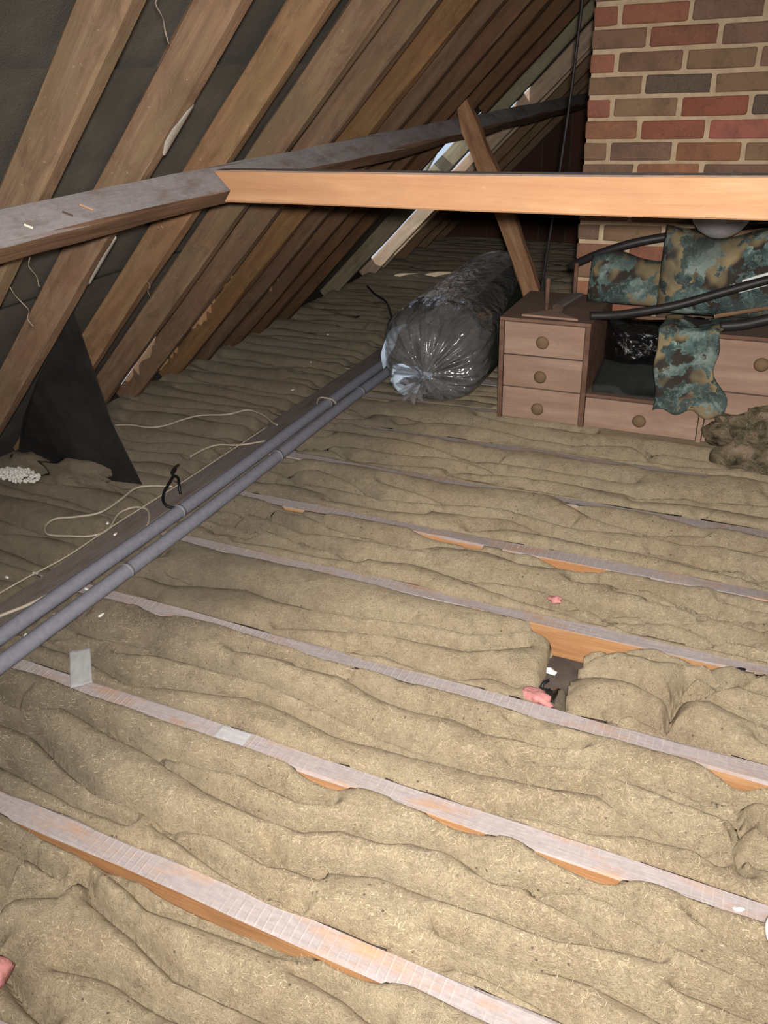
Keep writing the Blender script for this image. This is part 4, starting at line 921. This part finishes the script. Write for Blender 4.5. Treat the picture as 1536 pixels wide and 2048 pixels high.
# leaf-pattern fabric pieces
c1 = cushion('leaf_cushion', -.70, -.352, 3.545, .15, lambda x: .478, lambda x: .655+.03*math.exp(-((x+.60)/.08)**2)-.06*max(0, (x+.55)), M_LEAF, 3, .012, lean=.05)
tag(c1, 'dull teal leaf-print cushion standing between the left pedestal and the big fabric roll', 'cushion')
c2 = cushion('leaf_fabric_bundle', -.405, .34, 3.50, .26, lambda x: .470, lambda x: .815-.035*math.exp(-((x+.19)/.12)**2)+.02*math.sin(x*7), M_LEAF, 8, .022, nx=70, nz=46, lean=.04)
tag(c2, 'big teal and gold leaf-print fabric bundle under the tie beam', 'fabric')
V = []; nu, nv = 26, 40
for i in range(nu):
    for k in range(nv):
        u = i/(nu-1); v = k/(nv-1)
        s = v*.60
        if s < .20: y = 3.36-s*.95; z = .478+.006*math.sin(u*9)
        else: y = 3.168-.012*math.sin(min(1, (s-.2)/.06)*1.57)+.010*math.sin(u*8+v*4); z = .478-(s-.20)*.78
        wob = .02*math.sin(v*7+1)+.012*math.sin(v*17)
        x = -.345+.235*u*(1-.05*math.sin(v*5))+wob*(.3+.7*u)+.02*v
        if v > .97: z += .012*math.sin(u*14)
        y += .012*(float(fbm(np.float64(u*4), np.float64(v*7), 7))-.5)
        V.append((x+.23, y-3.2, z-.17))
cf = mesh_obj('leaf_fabric_flap', V, grid_faces(nu, nv), M_LEAF); cf.location = (-.23, 3.19, .175)
sd = cf.modifiers.new('thick', 'SOLIDIFY'); sd.thickness = .010; sd.offset = -1
tag(cf, 'ragged leaf-print fabric strip hanging down over the recess beside the right pedestal', 'fabric')
# hoses
tag(tube('hose', [(-.80, 3.64, .60), (-.77, 3.62, .618), (-.672, 3.60, .668), (-.55, 3.60, .712), (-.42, 3.62, .740), (-.25, 3.66, .765), (-.05, 3.66, .80), (.35, 3.66, .83)], .018, M_HOSE, n=14), 'black hose curving across the brickwork behind the cushion', 'hose', 'black hoses')
tag(tube('hose', [(-.62, 3.235, .498), (-.54, 3.24, .505), (-.469, 3.24, .518), (-.305, 3.25, .558), (-.151, 3.27, .612), (.005, 3.29, .665), (.2, 3.33, .72), (.45, 3.38, .76)], .0165, M_HOSE, n=14), 'long dark hose slanting across the front of the leaf-print fabric', 'hose', 'black hoses')
tag(tube('hose', [(-.13, 3.225, .498), (-.05, 3.225, .512), (.03, 3.225, .538), (.2, 3.23, .585), (.4, 3.24, .62)], .020, M_HOSE, n=14), 'thick dark hose lying on the right pedestal', 'hose', 'black hoses')
tag(timber('lath', (-.16, 3.27, .522), (.38, 3.29, .66), .02, .012, (0, 0, 1), M_STRUT, seed=31), 'thin brown lath above the thick hose on the right pedestal', 'lath')
tag(lathe('glass_bowl', [(0, 0), (.04, .006), (.075, .028), (.098, .060), (.106, .10), (.102, .10), (.094, .062), (.07, .032), (.04, .011), (0, .006)], M_MIRROR, 28, (-.195, 3.36, .792)), 'grey glass bowl on top of the leaf-print fabric, just under the beam', 'bowl')
V = [(-.09, 3.345, .60), (.06, 3.35, .655), (.055, 3.37, .70), (-.085, 3.365, .645)]
o = mesh_obj('white_paper', [(a+.02, b-3.36, c-.60) for a, b, c in V], [(0, 1, 2, 3)], M_WHITEP, smooth=False); o.location = (-.02, 3.345, .60); o.modifiers.new('t', 'SOLIDIFY').thickness = .001
tag(o, 'white paper behind the long hose at the right edge', 'paper')
# heap of loose brown fluff against the right pedestal
hp = blob('fluff_heap', (.165, 3.165, .085), 1, None or M_WOOL, (.26, .13, .15), 21, .45, 5)
def m_fluff():
    t = NT('brown_fluff', 1.0); v = t.coord(); a = t.noise(v, 22, 6, .75, .6); f = t.noise(v, 120, 4, .7)
    return t.done(t.ramp(a, [(.34, rgb(78, 72, 58)), (.44, rgb(124, 114, 88)), (.54, rgb(156, 138, 112)), (.64, rgb(180, 156, 134))]), t.bump(t.math('ADD', a, t.math('MULTIPLY', f, .5)), 1.0, .03))
M_FLUFF = m_fluff()
hp.data.materials.clear(); hp.data.materials.append(M_FLUFF)
for v in hp.data.vertices: 
    q = v.co; f_ = float(fbm(np.float64(q.x*26), np.float64(q.y*26+q.z*18), 5))-.5; v.co *= 1+.18*f_; g_ = float(fbm(np.float64(q.x*70), np.float64(q.y*70+q.z*50), 6))-.5; v.co *= 1+.16*g_
tag(hp, 'mottled brown and olive fluff heap against the right pedestal at the frame edge', 'insulation')

# ================================================================== CLEAR SACK
sack = empty('clear_sack', (-1.36, 3.35, .03)); tag(sack, 'long clear polythene sack tied at the near end with dark quilt inside', 'sack')
def sack_surface(shrink, nphi, seed, knot=True):
    prof = []   # (y, radius x, radius up, centre x, centre z)
    rows = []
    for (y, f) in [(3.215, .03), (3.225, .06), (3.24, .10), (3.25, .16), (3.255, .24), (3.262, .34), (3.27, .46), (3.28, .58), (3.295, .70), (3.32, .82), (3.36, .92), (3.42, .985), (3.5, 1.0), (3.6, 1.0), (3.72, .99), (3.85, .97), (3.98, .95), (4.12, .95), (4.28, .95), (4.44, .94), (4.6, .92), (4.76, .88), (4.9, .80), (5.0, .66), (5.07, .45), (5.10, .2), (5.105, .03)]:
        t = (y-3.3)/1.8
        cx = -1.345-.17*max(0, t)**.8; rx = .272-.04*max(0, t); rz_ = .212+.0*t
        kx, kz = (-1.345, .16)    # where the neck is gathered
        w = min(1, max(0, (y-3.21)/.2)); cz = .222
        rows.append((y, f*rx*shrink, f*rz_*shrink, kx+(cx-kx)*w if y < 3.42 else cx, kz+(cz-kz)*w if y < 3.42 else cz, f))
    V = []
    for (y, a, b, cx, cz, f) in rows:
        for k in range(nphi):
            p = 2*math.pi*k/nphi; c, s = math.cos(p), math.sin(p)
            sq = 1/(abs(c)**2.5+abs(s)**2.5)**(1/2.5)
            pleat = 0
            if y < 3.6: pleat = (.16*math.sin(p*15+2*math.sin(p*3))+.12*math.sin(p*26+seed))*min(1, f*2.2)*math.exp(-max(0, f-.3)*1.5)
            wr = .05*(float(fbm(np.float64(p*3+seed), np.float64(y*5), seed))-.5)+.035*(float(vn(np.float64(p*9+y*4), np.float64(y*11), seed+4))-.5)
            m = 1+wr+pleat*.35
            yy = y+pleat*.16 if y < 3.45 else y
            z = cz+s*b*sq*m
            V.append((cx+c*a*sq*m, yy, max(z, .014+.004*math.sin(p*5+y*9)) if f > .3 else z))
    return V, len(rows)
V, nr = sack_surface(1.0, 260, 3)
child(mesh_obj('film', V, grid_faces(nr, 260, True), M_FILM), sack)
# gathered neck tuft
V = []; nn = 60
for i, (y, f) in enumerate([(3.225, .020), (3.205, .014), (3.19, .016), (3.17, .03), (3.145, .05), (3.125, .062)]):
    for k in range(nn):
        p = 2*math.pi*k/nn; m = f*(1+.35*math.sin(p*9+i*.4)*min(1, i/2))
        V.append((-1.345+m*math.cos(p)-.004*i, y, .16+m*math.sin(p)*.8-.006*i))
child(mesh_obj('knot', V, grid_faces(6, nn, True), M_FILM), sack)['label'] = 'twisted gathered neck'
# the dark quilt filling the right side of the sack
V = []; nq = 60; yy = [3.33, 3.34, 3.37, 3.43, 3.52, 3.65, 3.8, 4.0, 4.2, 4.4, 4.6, 4.8, 4.92, 4.97, 4.98]; ff = [.02, .4, .7, .88, .97, 1, 1, .98, .97, .97, .96, .88, .6, .3, .02]
for y, f in zip(yy, ff):
    t = (y-3.3)/1.8
    for k in range(nq):
        p = 2*math.pi*k/nq; m = f*(1+.10*(float(fbm(np.float64(p*2.5), np.float64(y*4), 6))-.5))
        V.append((-1.235-.15*t+.155*m*math.cos(p), y, .19+.165*m*math.sin(p)))
child(mesh_obj('quilt', V, grid_faces(len(yy), nq, True), M_CLOTH), sack)['label'] = 'dark olive quilt seen through the film'
# pale blue plastic inside by the neck, and a pale blue strip at the left edge
o = blob('blue_piece', (-1.46, 3.30, .12), 1, M_BLUEPL, (.085, .028, .075), 14, .5, 4); child(o, sack); o['label'] = 'pale blue plastic lump behind the film'
V = []
for i in range(16):
    t = i/15; z = .165+.015*math.sin(t*5); x = -1.53+.20*t
    for k in range(5): V.append((x, 3.295-.01*math.sin(t*3)-k*.004, z+.012-k*.010*(1-.4*t)))
child(mesh_obj('blue_piece', V, grid_faces(16, 5), M_BLUEPL), sack)['label'] = 'pale blue plastic lip behind the film'
V = []
for i in range(24):
    t = i/23; a = math.radians(200-75*t); 
    for k in range(4): V.append((-1.352+(.262-.014*k*math.sin(t*3.1))*math.cos(a), 3.33+.05*t+.016*k, .205+(.195-.008*k)*math.sin(a)+.01*math.sin(t*11)))
child(mesh_obj('blue_piece', V, grid_faces(24, 4), M_BLUEPL), sack)['label'] = 'pale blue strip along the left edge'

# ================================================================== AT THE FRAME EDGES, AND THE ADDED FILL BULB
tag(lathe('white_dish', [(0, 0), (.050, 0), (.056, .004), (.058, .012), (.055, .019), (.048, .022), (.046, .018), (.02, .0175), (0, .0175)], M_WHITEP, 40, (.250, 1.062, .034)), 'round white plastic dish just entering at the right edge', 'dish')
tag(blob('pink_wool_tuft', (-1.045, .425, .03), .05, M_PINK, (1, 1, .7), 31, .6), 'pink wool tuft at the bottom left corner', 'insulation')
lb = empty('fill_bulb', (.55, -.35, 2.05)); tag(lb, 'unseen bulb added behind the viewer for fill light', 'lamp')  # made-up fixture standing where the fill light shines from
t = NT('fill_bulb_glass', .3); t.put(t.b.inputs['Emission Color'], (1, .87, .7, 1)); t.put(t.b.inputs['Emission Strength'], 3.0)
lathe('fill_bulb_cap', [(0, .075), (.013, .075), (.013, .125), (.006, .14), (0, .14)], M_FOIL, 16, (.55, -.35, 2.05), parent=lb)
tube('flex', [(.55, -.35, 2.19), (.55, -.35, 2.5), (.55, -.35, 3.0)], .003, M_WHTCABLE, lb, sub=0)
